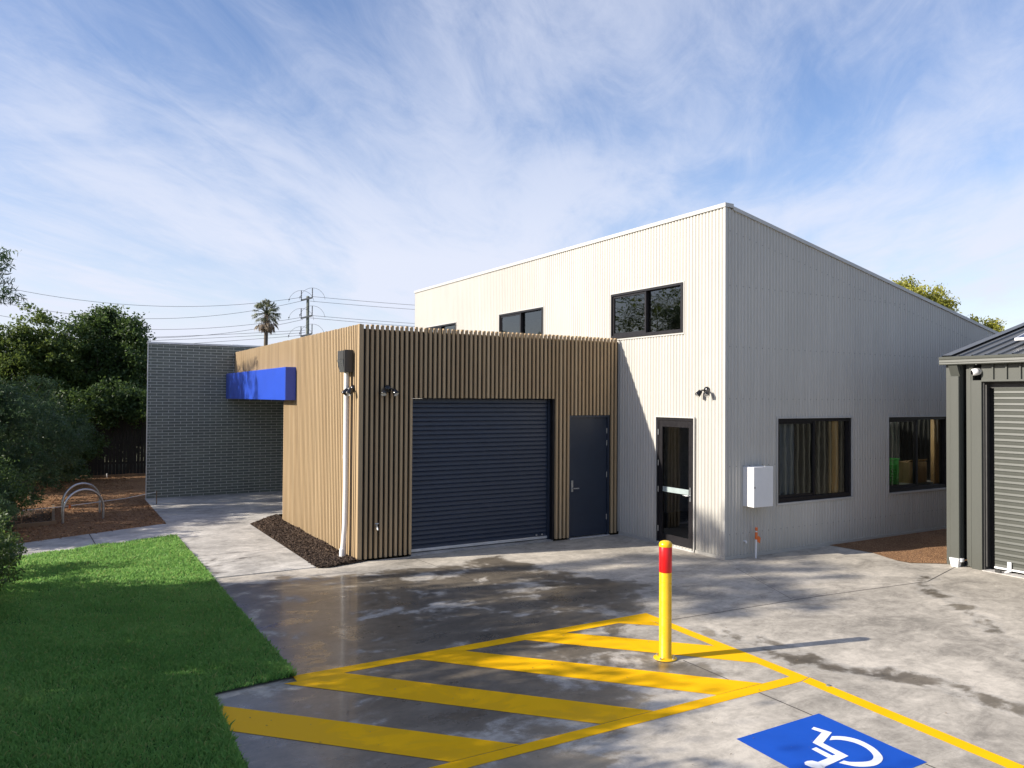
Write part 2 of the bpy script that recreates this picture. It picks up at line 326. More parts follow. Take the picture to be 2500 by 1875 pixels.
# ------------------------------------------------------------------ mesh helpers
class MB:
    def __init__(s, origin=(0, 0, 0)):
        s.v = []; s.f = []; s.mi = []; s.sm = []; s.o = Vector(origin)
    def add(s, vs, fs, mi=0, sm=False):
        b = len(s.v); s.v += [tuple(x) for x in vs]
        for f in fs: s.f.append([b+i for i in f]); s.mi.append(mi); s.sm.append(sm)
    def quad(s, a, b, c, d, mi=0): s.add([a, b, c, d], [(0, 1, 2, 3)], mi)
    def poly(s, pts, mi=0): s.add(pts, [tuple(range(len(pts)))], mi)
    def box(s, x0, x1, y0, y1, z0, z1, mi=0, bev=0.):
        x0, x1 = sorted((x0, x1)); y0, y1 = sorted((y0, y1)); z0, z1 = sorted((z0, z1))
        if bev <= 0:
            v = [(x, y, z) for z in (z0, z1) for y in (y0, y1) for x in (x0, x1)]
            s.add(v, [(0, 2, 3, 1), (4, 5, 7, 6), (0, 1, 5, 4), (2, 6, 7, 3), (0, 4, 6, 2), (1, 3, 7, 5)], mi); return
        b = min(bev, (x1-x0)/2.01, (y1-y0)/2.01, (z1-z0)/2.01)
        bm = __import__('bmesh').new()
        r = __import__('bmesh').ops.create_cube(bm, size=1)
        for q in bm.verts: q.co = Vector(((x0+x1)/2+q.co.x*(x1-x0), (y0+y1)/2+q.co.y*(y1-y0), (z0+z1)/2+q.co.z*(z1-z0)))
        __import__('bmesh').ops.bevel(bm, geom=bm.edges[:], offset=b, segments=1, affect='EDGES')
        bm.verts.index_update(); s.add([q.co[:] for q in bm.verts], [[q.index for q in f.verts] for f in bm.faces], mi); bm.free()
    def obox(s, c, ax, ay, az, mi=0):          # oriented box: centre and three half-axis vectors
        c = Vector(c); ax = Vector(ax); ay = Vector(ay); az = Vector(az)
        v = [c+ax*i+ay*j+az*k for k in (-1, 1) for j in (-1, 1) for i in (-1, 1)]
        s.add(v, [(0, 2, 3, 1), (4, 5, 7, 6), (0, 1, 5, 4), (2, 6, 7, 3), (0, 4, 6, 2), (1, 3, 7, 5)], mi)
    def tube(s, pts, r, n=8, mi=0, cap=True, sm=True):
        pts = [Vector(p) for p in pts]; R = r if isinstance(r, (list, tuple)) else [r]*len(pts)
        t0 = (pts[1]-pts[0]).normalized(); up = Vector((0, 0, 1)) if abs(t0.z) < .9 else Vector((1, 0, 0))
        a = t0.cross(up).normalized(); rings = []
        for i, p in enumerate(pts):
            t = (pts[min(i+1, len(pts)-1)]-pts[max(i-1, 0)]).normalized()
            a = (a - t*a.dot(t)).normalized(); b = t.cross(a)
            rings.append([p+(a*math.cos(2*math.pi*k/n)+b*math.sin(2*math.pi*k/n))*R[i] for k in range(n)])
        vs = [q for g in rings for q in g]; fs = []
        for i in range(len(pts)-1):
            for k in range(n): fs.append((i*n+k, i*n+(k+1) % n, (i+1)*n+(k+1) % n, (i+1)*n+k))
        s.add(vs, fs, mi, sm)
        if cap:
            s.add(rings[0], [tuple(reversed(range(n)))], mi); s.add(rings[-1], [tuple(range(n))], mi)
    def lathe(s, c, prof, n=24, mi=0, axis=(0, 0, 1), sm=True):   # prof: (radius, height)
        ax = Vector(axis).normalized(); up = Vector((0, 0, 1)) if abs(ax.z) < .9 else Vector((1, 0, 0))
        a = ax.cross(up).normalized(); b = ax.cross(a); c = Vector(c); vs = []; fs = []
        for r, h in prof:
            for k in range(n): vs.append(c+ax*h+(a*math.cos(2*math.pi*k/n)+b*math.sin(2*math.pi*k/n))*max(r, 1e-4))
        for i in range(len(prof)-1):
            for k in range(n): fs.append((i*n+k, i*n+(k+1) % n, (i+1)*n+(k+1) % n, (i+1)*n+k))
        s.add(vs, fs, mi, sm)
    def build(s, name, mats, parent=None, label=None, attr=None):
        me = bpy.data.meshes.new(name); o = Vector((0, 0, 0)); p = parent
        while p is not None: o += p.location; p = p.parent
        o += s.o
        me.from_pydata([(x[0]-o.x, x[1]-o.y, x[2]-o.z) for x in s.v], [], s.f)
        for m in (mats if isinstance(mats, list) else [mats]): me.materials.append(MAT[m] if isinstance(m, str) else m)
        me.polygons.foreach_set('material_index', s.mi); me.polygons.foreach_set('use_smooth', s.sm)
        if attr:
            a = me.attributes.new(attr[0], 'FLOAT', 'POINT'); a.data.foreach_set('value', [attr[1](x[0], x[1]) for x in s.v])
        me.update(); ob = bpy.data.objects.new(name, me); COL.objects.link(ob)
        if parent is not None: ob.parent = parent
        ob.location = s.o
        if label: ob['label'] = label
        return ob

def tag(o, label, cat, group=None):
    o['label'] = label; o['category'] = cat
    if group: o['group'] = group
    return o
def thing(name, loc, label, cat, group=None):
    o = bpy.data.objects.new(name, None); o.empty_display_size = .2; o.location = loc; COL.objects.link(o); return tag(o, label, cat, group)
def kind(o, k, label=None, cat=None):
    o['kind'] = k
    if label: o['label'] = label
    if cat: o['category'] = cat
    return o
def dup(root, loc, label, rz=0., sc=1., group=None):
    r = root.copy(); COL.objects.link(r); r.location = loc; r.rotation_euler = (0, 0, rz); r.scale = (sc, sc, sc); r['label'] = label
    if group: r['group'] = group
    for ch in list(root.children):
        c = ch.copy(); COL.objects.link(c); c.parent = r
        for g in ch.children:
            d = g.copy(); COL.objects.link(d); d.parent = c
    return r

# ------------------------------------------------------------------ wetness of the slab (stains with a shape of their own)
def seg_d(px, py, a, b):
    dx, dy = b[0]-a[0], b[1]-a[1]; t = max(0, min(1, ((px-a[0])*dx+(py-a[1])*dy)/(dx*dx+dy*dy)))
    return math.hypot(px-a[0]-t*dx, py-a[1]-t*dy)
WETP = [(-7.6, 2.2), (-6.4, 2.15), (-5.3, 1.9), (-4.3, 1.9), (-3.6, 1.85), (-3.1, 1.85), (-2.9, 1.0), (-2.7, .2), (-2.3, .0), (-2.2, -.6), (-2.8, -1.15), (-3.4, -1.7), (-4.1, -2.1), (-3.95, -3.0), (-4.3, -3.5), (-5.0, -3.8), (-5.7, -4.3), (-6.5, -5.4), (-9, -5.4), (-9, -1.8), (-7.6, -1.8)]
STREAMS = [([(-3.2, -2.5), (-2.95, -3.2), (-3.0, -3.65), (-2.8, -4.2), (-2.45, -4.6), (-2.27, -5.06), (-2.4, -5.7), (-2.7, -7.)], .26, 1.0), ([(-3.0, -2.6), (-2.72, -3.1), (-2.75, -3.6), (-2.6, -4.3)], .16, .9),
           ([(1.6, -2.38), (1.2, -2.55), (.72, -3.1), (.3, -3.85), (-.4, -4.6), (-1.5, -6.)], .34, .78), ([(-5.9, 3.2), (-6.7, 3.5), (-6.9, 4.1)], .35, .7), ([(-4.3, -3.0), (-4.1, -3.45)], .40, 1.05)]
def inpoly(x, y, P):
    c = False; j = len(P)-1
    for i in range(len(P)):
        if (P[i][1] > y) != (P[j][1] > y) and x < (P[j][0]-P[i][0])*(y-P[i][1])/(P[j][1]-P[i][1])+P[i][0]: c = not c
        j = i
    return c
def wetness(x, y):
    d = min(seg_d(x, y, WETP[i], WETP[(i+1) % len(WETP)]) for i in range(len(WETP)))
    v = min(.66, .48+d*.5) if inpoly(x, y, WETP) else .46-d*.9
    if v < -.2: v = -.2
    # drier islands inside the wet area
    for cx, cy, r in ((-3.6, .2, .4), (-4.6, 1.2, .35), (-5.1, -.3, .3), (-4.9, -3.0, .45), (-6.3, -3.9, .5)):
        q = math.hypot(x-cx, (y-cy)*1.4)
        if q < r*1.6: v -= .34*(1-q/(r*1.6))
    for P, w, s in STREAMS:
        d = min(seg_d(x, y, P[i], P[i+1]) for i in range(len(P)-1)); v = max(v, s*(.62-.9*d/w*.5) if d < w*2 else -1)
    return v

# ------------------------------------------------------------------ ground
b = MB(); b.quad((-900, -900, -.06), (900, -900, -.06), (900, 900, -.06), (-900, 900, -.06)); kind(b.build('ground', 'ground'), 'structure')
def grid_sheet(name, mat, x0, x1, y0, y1, z, step, keep=None, bot=-.1):
    g = MB(); nx = int(round((x1-x0)/step)); ny = int(round((y1-y0)/step)); sx = (x1-x0)/nx; sy = (y1-y0)/ny
    vs = [(x0+i*sx, y0+j*sy, z) for j in range(ny+1) for i in range(nx+1)]; fs = []
    for j in range(ny):
        for i in range(nx):
            a = j*(nx+1)+i
            if keep is None or keep(x0+(i+.5)*sx, y0+(j+.5)*sy): fs.append((a, a+1, a+nx+2, a+nx+1))
    g.add(vs, fs); 
    return kind(g.build(name, mat, attr=('wet', wetness)), 'structure')
grid_sheet('driveway', 'concrete', -8.16, 14., -14., 2.7, 0., .14)
# pale path beside the timber cladding
pp = MB(); P = [(-7.345, 2.62), (-5.9, 2.62), (-5.9, 7.16), (-5.05, 8.2), (-3.0, 8.2), (-3.0, 12.37), (-7.345, 12.37)]
st = .14
b = MB()
for i in range(10):
    for j in range(30):
        xa, xc = -7.345+i*.1445, -7.345+(i+1)*.1445; ya, yc = 2.62+j*.15133, 2.62+(j+1)*.15133; b.quad((xa, ya, .012), (xc, ya, .012), (xc, yc, .012), (xa, yc, .012))
b.poly([(x, y, .012) for x, y in [(-7.345, 7.16), (-5.9, 7.16), (-5.05, 8.2), (-3.0, 8.2), (-3.0, 12.37), (-7.345, 12.37)]]); b.poly([(P[0][0], P[0][1], .012), (P[0][0], P[0][1], -.08), (P[1][0], P[1][1], -.08), (P[1][0], P[1][1], .012)])
b.poly([(-7.345, 12.37, .012), (-7.345, 12.37, -.08), (-7.345, 2.62, -.08), (-7.345, 2.62, .012)])
path_o = kind(b.build('footpath', 'path_concrete', attr=('wet', lambda x, y: .10+.42*max(0, 1-math.hypot(x+7.2, (y-3.4)*.7)/1.1))), 'structure')
b = MB(); b.poly([(-12.6, 5.9, .010), (-12.6, 4.6, .010), (-10.04, 5.5, .010), (-7.345, 6.42, .010), (-7.345, 8.02, .010), (-10.06, 6.83, .010)])
side_o = kind(b.build('side_path', 'side_concrete'), 'structure')

b = MB()                               # control joints sawn in the slabs
def jline(pts, w=.010, z=.0012):
    for i in range(len(pts)-1):
        a = Vector((*pts[i], z)); c = Vector((*pts[i+1], z)); d = (c-a).normalized(); s_ = Vector((-d.y, d.x, 0))*w/2
        b.quad(a-s_, c-s_, c+s_, a+s_)
jline([(2.85, -2.12), (1.463, -2.49), (.3, -2.36), (-.74, -2.258), (-2.39, -2.173), (-3.6, -2.10)], .016)
jline([(-3.95, -3.25), (-3.96, -4.78)], .014); jline([(-3.975, -5.75), (-4.0, -14)], .014)
jline([(-.304, -.528), (-1.056, -2.18)], .008); jline([(-4.338, 2.62), (-4.25, 1.75), (-4.16, .6)], .010)
jline([(-7.34, 4.27), (-5.9, 4.34)], .012, .016); jline([(-7.34, 8.3), (-5.2, 8.5)], .010, .016); jline([(-8.74, 7.39), (-8.68, 5.98)], .016, .014)
kind(b.build('slab_joint', 'joint'), 'structure')

# mulch bed by the cladding (dark), mulch yard at left, gravel strip between buildings
b = MB(); b.poly([(x, y, .016) for x, y in [(-5.9, 2.56), (-5.75, 2.49), (-5.1, 2.66), (-5.1, 8.25), (-5.9, 7.17)]]); kind(b.build('mulch_bed', 'mulch'), 'structure')
b = MB(); b.poly([(x, y, .006) for x, y in [(-16, 4.3), (-10.06, 6.83), (-7.345, 8.03), (-7.345, 12.0), (-7.29, 12.5), (-3.3, 12.6), (-3.3, 21), (-16, 21)]]); kind(b.build('mulch_yard', 'toppings'), 'structure')
gp = [(14., -.02), (2.56, -.02), (2.64, -.8), (2.5, -1.15), (2.4, -1.42), (2.42, -1.62), (2.6, -1.75), (2.90, -1.97), (14., -1.97)]
b = MB(); b.poly([(x, y, .008) for x, y in gp]); kind(b.build('gravel_strip', 'toppings'), 'structure')

# loose chips on the dark bed
def chips(name, poly, n, z, size, mat, lab):
    xs = [p[0] for p in poly]; ys = [p[1] for p in poly]; vs = []; fs = []; k = 0
    while k < n:
        x = random.uniform(min(xs), max(xs)); y = random.uniform(min(ys), max(ys))
        if not inpoly(x, y, poly): continue
        R = Euler((random.uniform(-.6, .6), random.uniform(-.6, .6), random.uniform(0, 6.28))).to_matrix(); s_ = size*random.uniform(.4, 1.4); w = s_*random.uniform(.25, .5)
        c = Vector((x, y, z+random.uniform(0, .022)+.02*max(0, math.sin(x*5)*math.sin(y*4)))); q = len(vs)
        for a, d, e in ((-1, -1, 0), (1, -1, 0), (1, 1, 0), (-1, 1, 0), (0, 0, .6)): vs.append(c+R@Vector((a*s_/2, d*w/2, e*w)))
        fs += [(q, q+1, q+4), (q+1, q+2, q+4), (q+2, q+3, q+4), (q+3, q, q+4)]; k += 1
    m_ = MB(); m_.add(vs, fs); return kind(m_.build(name, mat), 'stuff', lab, 'mulch')
chips('mulch_chips', [(-5.9, 2.6), (-5.75, 2.5), (-5.22, 2.66), (-5.23, 8.0), (-5.88, 7.1)], 9000, .014, .045, 'chip', 'dark brown wood mulch loose in the bed along the timber cladding')

MAT['topping_chip'] = leafmat('topping_chip', [(.09, .045, .022), (.24, .125, .06), (.45, .28, .15)], .0, .9)
chips('mulch_pieces', [(-11, 6.3), (-7.36, 7.95), (-7.36, 18.8), (-11.5, 18.8)], 9000, .004, .04, 'topping_chip', 'orange brown mulch and gravel loose around the bike hoops')

# lawn
LAWN = [(-7.37, 6.40), (-7.40, -1.83), (-8.14, -1.91), (-8.19, -3.4), (-8.2, -12), (-13, -12), (-13, 4.4), (-10.04, 5.5)]
b = MB(); b.poly([(x, y, .02) for x, y in LAWN]); kind(b.build('lawn_ground', 'lawn_soil'), 'structure')
def grass():
    dens_regions = [((-10.6, -7.3, -6.6, 1.2), 6800), ((-10.8, -7.3, 1.2, 6.5), 4600), ((-12.5, -10.6, -4, 5.5), 500)]
    V = []; n_tot = 0
    for (x0, x1, y0, y1), d in dens_regions:
        n = int((x1-x0)*(y1-y0)*d); x = RNG.uniform(x0, x1, n); y = RNG.uniform(y0, y1, n)
        P_ = np.array(LAWN); ins = np.zeros(n, bool); j = len(P_)-1
        for i in range(len(P_)):
            c = ((P_[i, 1] > y) != (P_[j, 1] > y)) & (x < (P_[j, 0]-P_[i, 0])*(y-P_[i, 1])/(P_[j, 1]-P_[i, 1]+1e-12)+P_[i, 0]); ins ^= c; j = i
        x, y = x[ins], y[ins]; n = len(x)
        near = np.clip((y+7)/8., 0, 1)
        h = RNG.uniform(.026, .072, n)*(1.15-.35*near)*(1+.35*np.sin(x*7.3+1.1*np.sin(y*5))*np.sin(y*6.1)); w = RNG.uniform(.0030, .0058, n)*(1+.25*near)
        br = RNG.random(n) < .06+.22*(np.sin(x*3.1+2*np.sin(y*1.7))*np.sin(y*2.7+x) > .45); w[br] *= 3.4; h[br] *= .75        # clover and broad leaves
        a = RNG.uniform(0, 2*np.pi, n); lean = RNG.uniform(.1, 1.0, n)*h; la = RNG.uniform(0, 2*np.pi, n)
        dx, dy = np.cos(a)*w, np.sin(a)*w; lx, ly = np.cos(la)*lean, np.sin(la)*lean; z0 = .015
        p = np.stack([np.stack([x-dx, y-dy, np.full(n, z0)], 1), np.stack([x+dx, y+dy, np.full(n, z0)], 1),
                      np.stack([x+dx*.8+lx*.4, y+dy*.8+ly*.4, z0+h*.65], 1), np.stack([x+lx, y+ly, z0+h*.95], 1), np.stack([x-dx*.8+lx*.4, y-dy*.8+ly*.4, z0+h*.65], 1)], 1)
        V.append(p.reshape(-1, 3)); n_tot += n
    V = np.concatenate(V); n = n_tot; me = bpy.data.meshes.new('grass')
    me.vertices.add(len(V)); me.vertices.foreach_set('co', V.ravel()); me.loops.add(n*5); me.loops.foreach_set('vertex_index', np.arange(n*5, dtype=np.int32))
    me.polygons.add(n); me.polygons.foreach_set('loop_start', np.arange(n, dtype=np.int32)*5); me.polygons.foreach_set('loop_total', np.full(n, 5, np.int32))
    me.update(calc_edges=True); me.materials.append(MAT['grass']); o = bpy.data.objects.new('grass', me); COL.objects.link(o)
    kind(o, 'stuff', 'short green lawn grass with clover at the left of the slab', 'grass')
grass()

# ------------------------------------------------------------------ painted markings
def flat(name, polys, mat, z, parent=None, label=None, cut=.25):
    m_ = MB()
    for P_ in polys: m_.poly([(x, y, z) for x, y in P_])
    return m_.build(name, mat, parent, attr=('wet', wetness), label=label)
Z1, Z2 = .0022, .0044
t = thing('hatched_bay_marking', (-5.6, -3, 0), 'yellow diagonal hatched no parking area painted around the bollard', 'road marking')
flat('border_line', [[(-7.42, -1.775), (-3.155, -1.764), (-3.302, -1.934), (-7.42, -1.93)],
                     [(-3.155, -1.764), (-3.205, -2.9), (-3.255, -4.05), (-3.40, -4.088), (-3.345, -2.9), (-3.302, -1.934)],
                     [(-8.16, -4.02), (-3.40, -4.088), (-3.255, -4.05), (-3.262, -4.19), (-3.42, -4.225), (-8.16, -4.15)]], 'paint_yellow', Z1, t)
STR = [[(-3.72, -1.934), (-3.302, -1.934), (-3.337, -2.28)],
       [(-4.98, -1.934), (-4.45, -1.934), (-3.345, -3.09), (-3.36, -3.69)],
       [(-6.22, -1.934), (-5.70, -1.934), (-3.76, -4.077), (-4.33, -4.072)],
       [(-7.54, -1.934), (-6.98, -1.934), (-5.04, -4.060), (-5.58, -4.052)],
       [(-8.155, -2.14), (-6.33, -4.042), (-6.90, -4.034), (-8.155, -2.72)]]
for P_ in STR: flat('hatch_stripe', [P_], 'paint_yellow', Z1+.0006, t)
flat('bay_line', [[(-3.25, -4.195), (-3.40, -4.232), (-3.56, -6.5), (-3.9, -11), (-3.76, -11), (-3.42, -6.5)]], 'paint_yellow', Z1, t)
t = thing('accessible_parking_symbol', (-4.4, -5.3, 0), 'blue square with white wheelchair symbol painted on the concrete', 'road marking')
flat('blue_square', [[(-3.885, -4.785), (-4.845, -4.785), (-4.90, -5.74), (-3.94, -5.74)]], 'paint_blue', Z1, t)
OUT = [(-4.17, -5.122), (-4.09, -5.177), (-4.047, -5.267), (-4.062, -5.394), (-4.119, -5.5), (-4.188, -5.56), (-4.295, -5.588), (-4.389, -5.566), (-4.457, -5.519), (-4.508, -5.433)]
INN = [(-4.246, -5.159), (-4.171, -5.196), (-4.121, -5.28), (-4.126, -5.384), (-4.183, -5.48), (-4.255, -5.522), (-4.319, -5.518), (-4.383, -5.489), (-4.425, -5.462), (-4.445, -5.429)]
def smooth_line(P_, k=6):
    r = []
    for i in range(len(P_)-1):
        p0, p1, p2, p3 = [P_[max(0, min(len(P_)-1, i+j))] for j in (-1, 0, 1, 2)]
        for q in range(k):
            t_ = q/k; r.append(tuple(.5*((2*b_)+(-a_+c_)*t_+(2*a_-5*b_+4*c_-d_)*t_*t_+(-a_+3*b_-3*c_+d_)*t_**3) for a_, b_, c_, d_ in zip(p0, p1, p2, p3)))
    return r+[P_[-1]]
OUT = smooth_line(OUT); INN = smooth_line(INN); wb = MB()
for i in range(len(OUT)-1): wb.poly([(*OUT[i], Z2), (*OUT[i+1], Z2), (*INN[i+1], Z2), (*INN[i], Z2)])
wb.build('wheel_ring', 'paint_white', t, attr=('wet', wetness))
foot = [(-4.626, -5.349), (-4.643, -5.315), (-4.68, -5.300), (-4.715, -5.305), (-4.74, -5.33), (-4.735, -5.38), (-4.70, -5.425), (-4.662, -5.44)]
flat('seated_figure', [[(-4.149, -4.941), (-4.198, -4.958), (-4.182, -5.039), (-4.394, -5.122), (-4.332, -5.167), (-4.112, -5.079)],
                       [(-4.394, -5.122), (-4.416, -5.338), (-4.352, -5.399), (-4.332, -5.167)],
                       [(-4.416, -5.338), (-4.449, -5.335), (-4.437, -5.187), (-4.493, -5.19), (-4.509, -5.346), (-4.626, -5.349), (-4.662, -5.423), (-4.352, -5.399)], foot], 'paint_white', Z2, t)

# ------------------------------------------------------------------ corrugated sheet
def corrugated(m_, axis, a0, a1, plane, zlo, zhi, out, holes=(), pitch=.0762, amp=.0095, spw=8, cap_edges=(), mi=0, ph=0.):
    """vertical corrugations along world axis 'x' or 'y' on plane; out = +1/-1 outward sign; zhi may be a function"""
    zf = zhi if callable(zhi) else (lambda a: zhi)
    A = sorted(set([round(a0+(a1-a0)*i/max(1, int(round((a1-a0)/(pitch/spw)))), 5) for i in range(int(round((a1-a0)/(pitch/spw)))+1)]+[e for h in holes for e in h[:2] if a0 < e < a1]))
    def P_(a, z):
        d = plane+out*amp*(1-2.2*(.5-.5*math.sin(2*math.pi*(a+ph)/pitch))**2.4)
        return (a, d, z) if axis == 'x' else (d, a, z)
    for i in range(len(A)-1):
        l, r = A[i], A[i+1]; mid = (l+r)/2; iv = [(zlo, None)]; hs = sorted([h for h in holes if h[0] < mid < h[1]], key=lambda h: h[2])
        segs = []; cur = zlo
        for h in hs: segs.append((cur, h[2])); cur = h[3]
        segs.append((cur, None))
        for z0, z1 in segs:
            zl, zr = (zf(l), zf(r)) if z1 is None else (z1, z1)
            q = [P_(l, z0), P_(r, z0), P_(r, zr), P_(l, zl)]
            if (axis == 'x') == (out > 0): q.reverse()
            m_.add(q, [(0, 1, 2, 3)], mi, False)
def weld_smooth(o, ang=60):
    import bmesh
    bm = bmesh.new(); bm.from_mesh(o.data); bmesh.ops.remove_doubles(bm, verts=bm.verts, dist=1e-5)
    for f in bm.faces: f.smooth = True
    bm.to_mesh(o.data); bm.free()

# ------------------------------------------------------------------ white building
HT, RS = 5.78, -.2085                 # height at the corner, roof slope along +x
def roofz(x): return HT+RS*x
WB = thing('white_building', (0, 0, 0), 'two storey off-white corrugated metal building with sloping roof line', 'building')
DY0, DY1, DZ = .699, 1.647, 2.264
UP = [(.957, 2.947), (5.395, 7.336), (9.709, 11.595)]; UZ0, UZ1 = 3.748, 4.612
RW = [(1.233, 3.22), (4.313, 6.28)]; RZ0, RZ1 = .831, 2.269
BX = 12.5                              # depth of the building along +x
m_ = MB()
holes = [(DY0-.012, DY1+.012, -1, DZ+.012)]+[(a-.012, c+.012, UZ0-.012, UZ1+.012) for a, c in UP]
corrugated(m_, 'y', .03, 12.5, 0, .05, HT-.05, -1, holes)
for y in np.arange(.115, 12.4, .1524):                      # rows of fixing screws
    for z in (.45, 1.5, 2.62, 3.4, 4.85, 5.45):
        if any(h[0]-.02 < y < h[1]+.02 and h[2] < z < h[3] for h in holes): continue
        m_.box(-.0125, -.008, y-.005, y+.005, z-.005, z+.005, 0)
ow = m_.build('wall', ['wall', 'screw'], WB)
m_ = MB()
holes = [(a-.012, c+.012, RZ0-.012, RZ1+.012) for a, c in RW]
corrugated(m_, 'x', .03, BX, 0, .05, lambda a: roofz(a)-.05, -1, holes)
for x in np.arange(.0955, BX-.2, .1524):
    for z in (.40, 1.5, 2.60, 3.45, 4.45, roofz(x)-.42):
        if z > roofz(x)-.3 and z != roofz(x)-.42: continue
        if any(h[0]-.02 < x < h[1]+.02 and h[2] < z < h[3] for h in holes): continue
        m_.box(x-.0065, x+.0065, -.0145, -.008, z-.0065, z+.0065, 1)
ow2 = m_.build('wall', ['wall', 'screw'], WB)
m_ = MB()                              # hidden back and far sides
m_.quad((0, 12.5, 0), (BX, 12.5, 0), (BX, 12.5, roofz(BX)-.05), (0, 12.5, HT-.05)); m_.quad((BX, 0, 0), (BX, 12.5, 0), (BX, 12.5, roofz(BX)-.05), (BX, 0, roofz(BX)-.05))
m_.build('wall', 'wall', WB)
# inside: floors, upper floor, partitions
m_ = MB(); m_.quad((.06, .06, .03), (BX-.1, .06, .03), (BX-.1, 12.4, .03), (.06, 12.4, .03)); m_.quad((.06, .06, 2.75), (.06, 12.4, 2.75), (BX-.1, 12.4, 2.75), (BX-.1, .06, 2.75), 1)
m_.quad((.06, .06, 3.0), (BX-.1, .06, 3.0), (BX-.1, 12.4, 3.0), (.06, 12.4, 3.0)); m_.build('floor', ['carpet', 'plaster'], WB)
m_ = MB(); m_.box(.06, .66, 3.5, 3.6, .03, 2.75); m_.box(3.6, 3.72, .2, 5, .03, 2.75); m_.box(.9, 3.6, 4.2, 4.3, .03, 2.75); m_.box(3.72, 9, 3.6, 3.7, .03, 2.75); m_.box(3.4, 3.5, .1, 12.4, 3., 5.0); m_.build('partition', 'plaster', WB)
m_ = MB(); z0, z1 = HT-.03, roofz(BX)-.03
m_.quad((-.0, 0, z0-.02), (BX, 0, z1-.02), (BX, 12.5, z1-.02), (0, 12.5, z0-.02)); m_.build('roof', 'shed_roof', WB)
m_ = MB()                              # cappings and flashings
def slope_box(m_, x0, x1, y0, y1, dz0, dz1, mi=0):
    v = [(x, y, roofz(x)+dz) for dz in (dz0, dz1) for y in (y0, y1) for x in (x0, x1)]
    m_.add(v, [(0, 2, 3, 1), (4, 5, 7, 6), (0, 1, 5, 4), (2, 6, 7, 3), (0, 4, 6, 2), (1, 3, 7, 5)], mi)
m_.box(-.030, .16, -.030, 12.53, HT-.06, HT+.006); slope_box(m_, .16, BX+.03, -.028, .13, -.06, .002)
m_.build('roof_capping', 'wall_trim', WB)
m_ = MB()
m_.box(-.016, .034, -.016, .034, .055, HT-.061)
m_.build('corner_flashing', 'wall_trim', WB)
m_ = MB()
m_.box(-.022, .0, .035, DY0-.05, .0, .052); m_.box(-.022, .0, DY1+.02, 2.70, 0, .052); m_.box(-.022, BX, -.022, 0, 0, .05); m_.box(-.022, 0, 0, .035, 0, .0515)
m_.build('base_flashing', 'wall_trim', WB)

def window(parent, axis, a0, a1, z0, z1, gmat, sash_low, fr='black_alu', mull=None, rec=.03, fw_=.055):
    """sliding window; axis 'y' = in the plane x=0 looking to -x, 'x' = plane y=0 looking to -y.  Returns the frame"""
    def bx(mm, p, q, d0, d1, zz0, zz1, mi=0):
        if axis == 'y': mm.box(d0, d1, p, q, zz0, zz1, mi)
        else: mm.box(p, q, d0, d1, zz0, zz1, mi)
    mid = mull or (a0+a1)/2
    f = MB(); d0, d1 = rec-.035, rec+.07
    bx(f, a0, a1, d0, d1, z0, z0+fw_); bx(f, a0, a1, d0, d1, z1-fw_*.75, z1); bx(f, a0, a0+fw_*.75, d0, d1, z0+fw_, z1-fw_*.75); bx(f, a1-fw_*.75, a1, d0, d1, z0+fw_, z1-fw_*.75)
    bx(f, mid-.03, mid+.012, rec-.02, rec+.06, z0+fw_, z1-fw_*.75)
    fo = f.build('window', fr, parent)
    s_ = MB(); p, q = (mid-.02, a1-fw_*.75) if sash_low else (a0+fw_*.75, mid+.02); w = .038
    e0, e1 = rec-.012, rec+.02
    bx(s_, p, q, e0, e1, z0+fw_+.002, z0+fw_+w+.01); bx(s_, p, q, e0, e1, z1-fw_*.75-w, z1-fw_*.75-.002); bx(s_, p, p+w, e0, e1, z0+fw_+w+.01, z1-fw_*.75-w); bx(s_, q-w, q, e0, e1, z0+fw_+w+.01, z1-fw_*.75-w)
    s_.build('sash', fr, fo)
    for (p, q), d in (((a0+.02, mid), rec+(.04 if sash_low else .004)), ((mid, a1-.02), rec+(.004 if sash_low else .04))):
        g_ = MB(); zz0, zz1 = z0+.03, z1-.02
        if axis == 'y': g_.quad((d, p, zz0), (d, p, zz1), (d, q, zz1), (d, q, zz0))
        else: g_.quad((p, d, zz0), (q, d, zz0), (q, d, zz1), (p, d, zz1))
        g_.build('pane', gmat, fo)
    t_ = MB(); w = .022                               # surround flashing, proud of the corrugations
    for (p, q, zz0, zz1) in ((a0-w, a1+w, z1, z1+w), (a0-w, a1+w, z0-w-.012, z0), (a0-w, a0, z0, z1), (a1, a1+w, z0, z1)):
        if axis == 'y': t_.box(-.021, .05, p, q, zz0, zz1)
        else: t_.box(p, q, -.021, .05, zz0, zz1)
    t_.build('window_flashing', 'wall_trim', fo); return fo
for a, c in UP: window(WB, 'y', a, c, UZ0, UZ1, 'glass_up', True, rec=-.005)
for a, c in RW: window(WB, 'x', a, c, RZ0, RZ1, 'glass', False, rec=.045, fw_=.075)

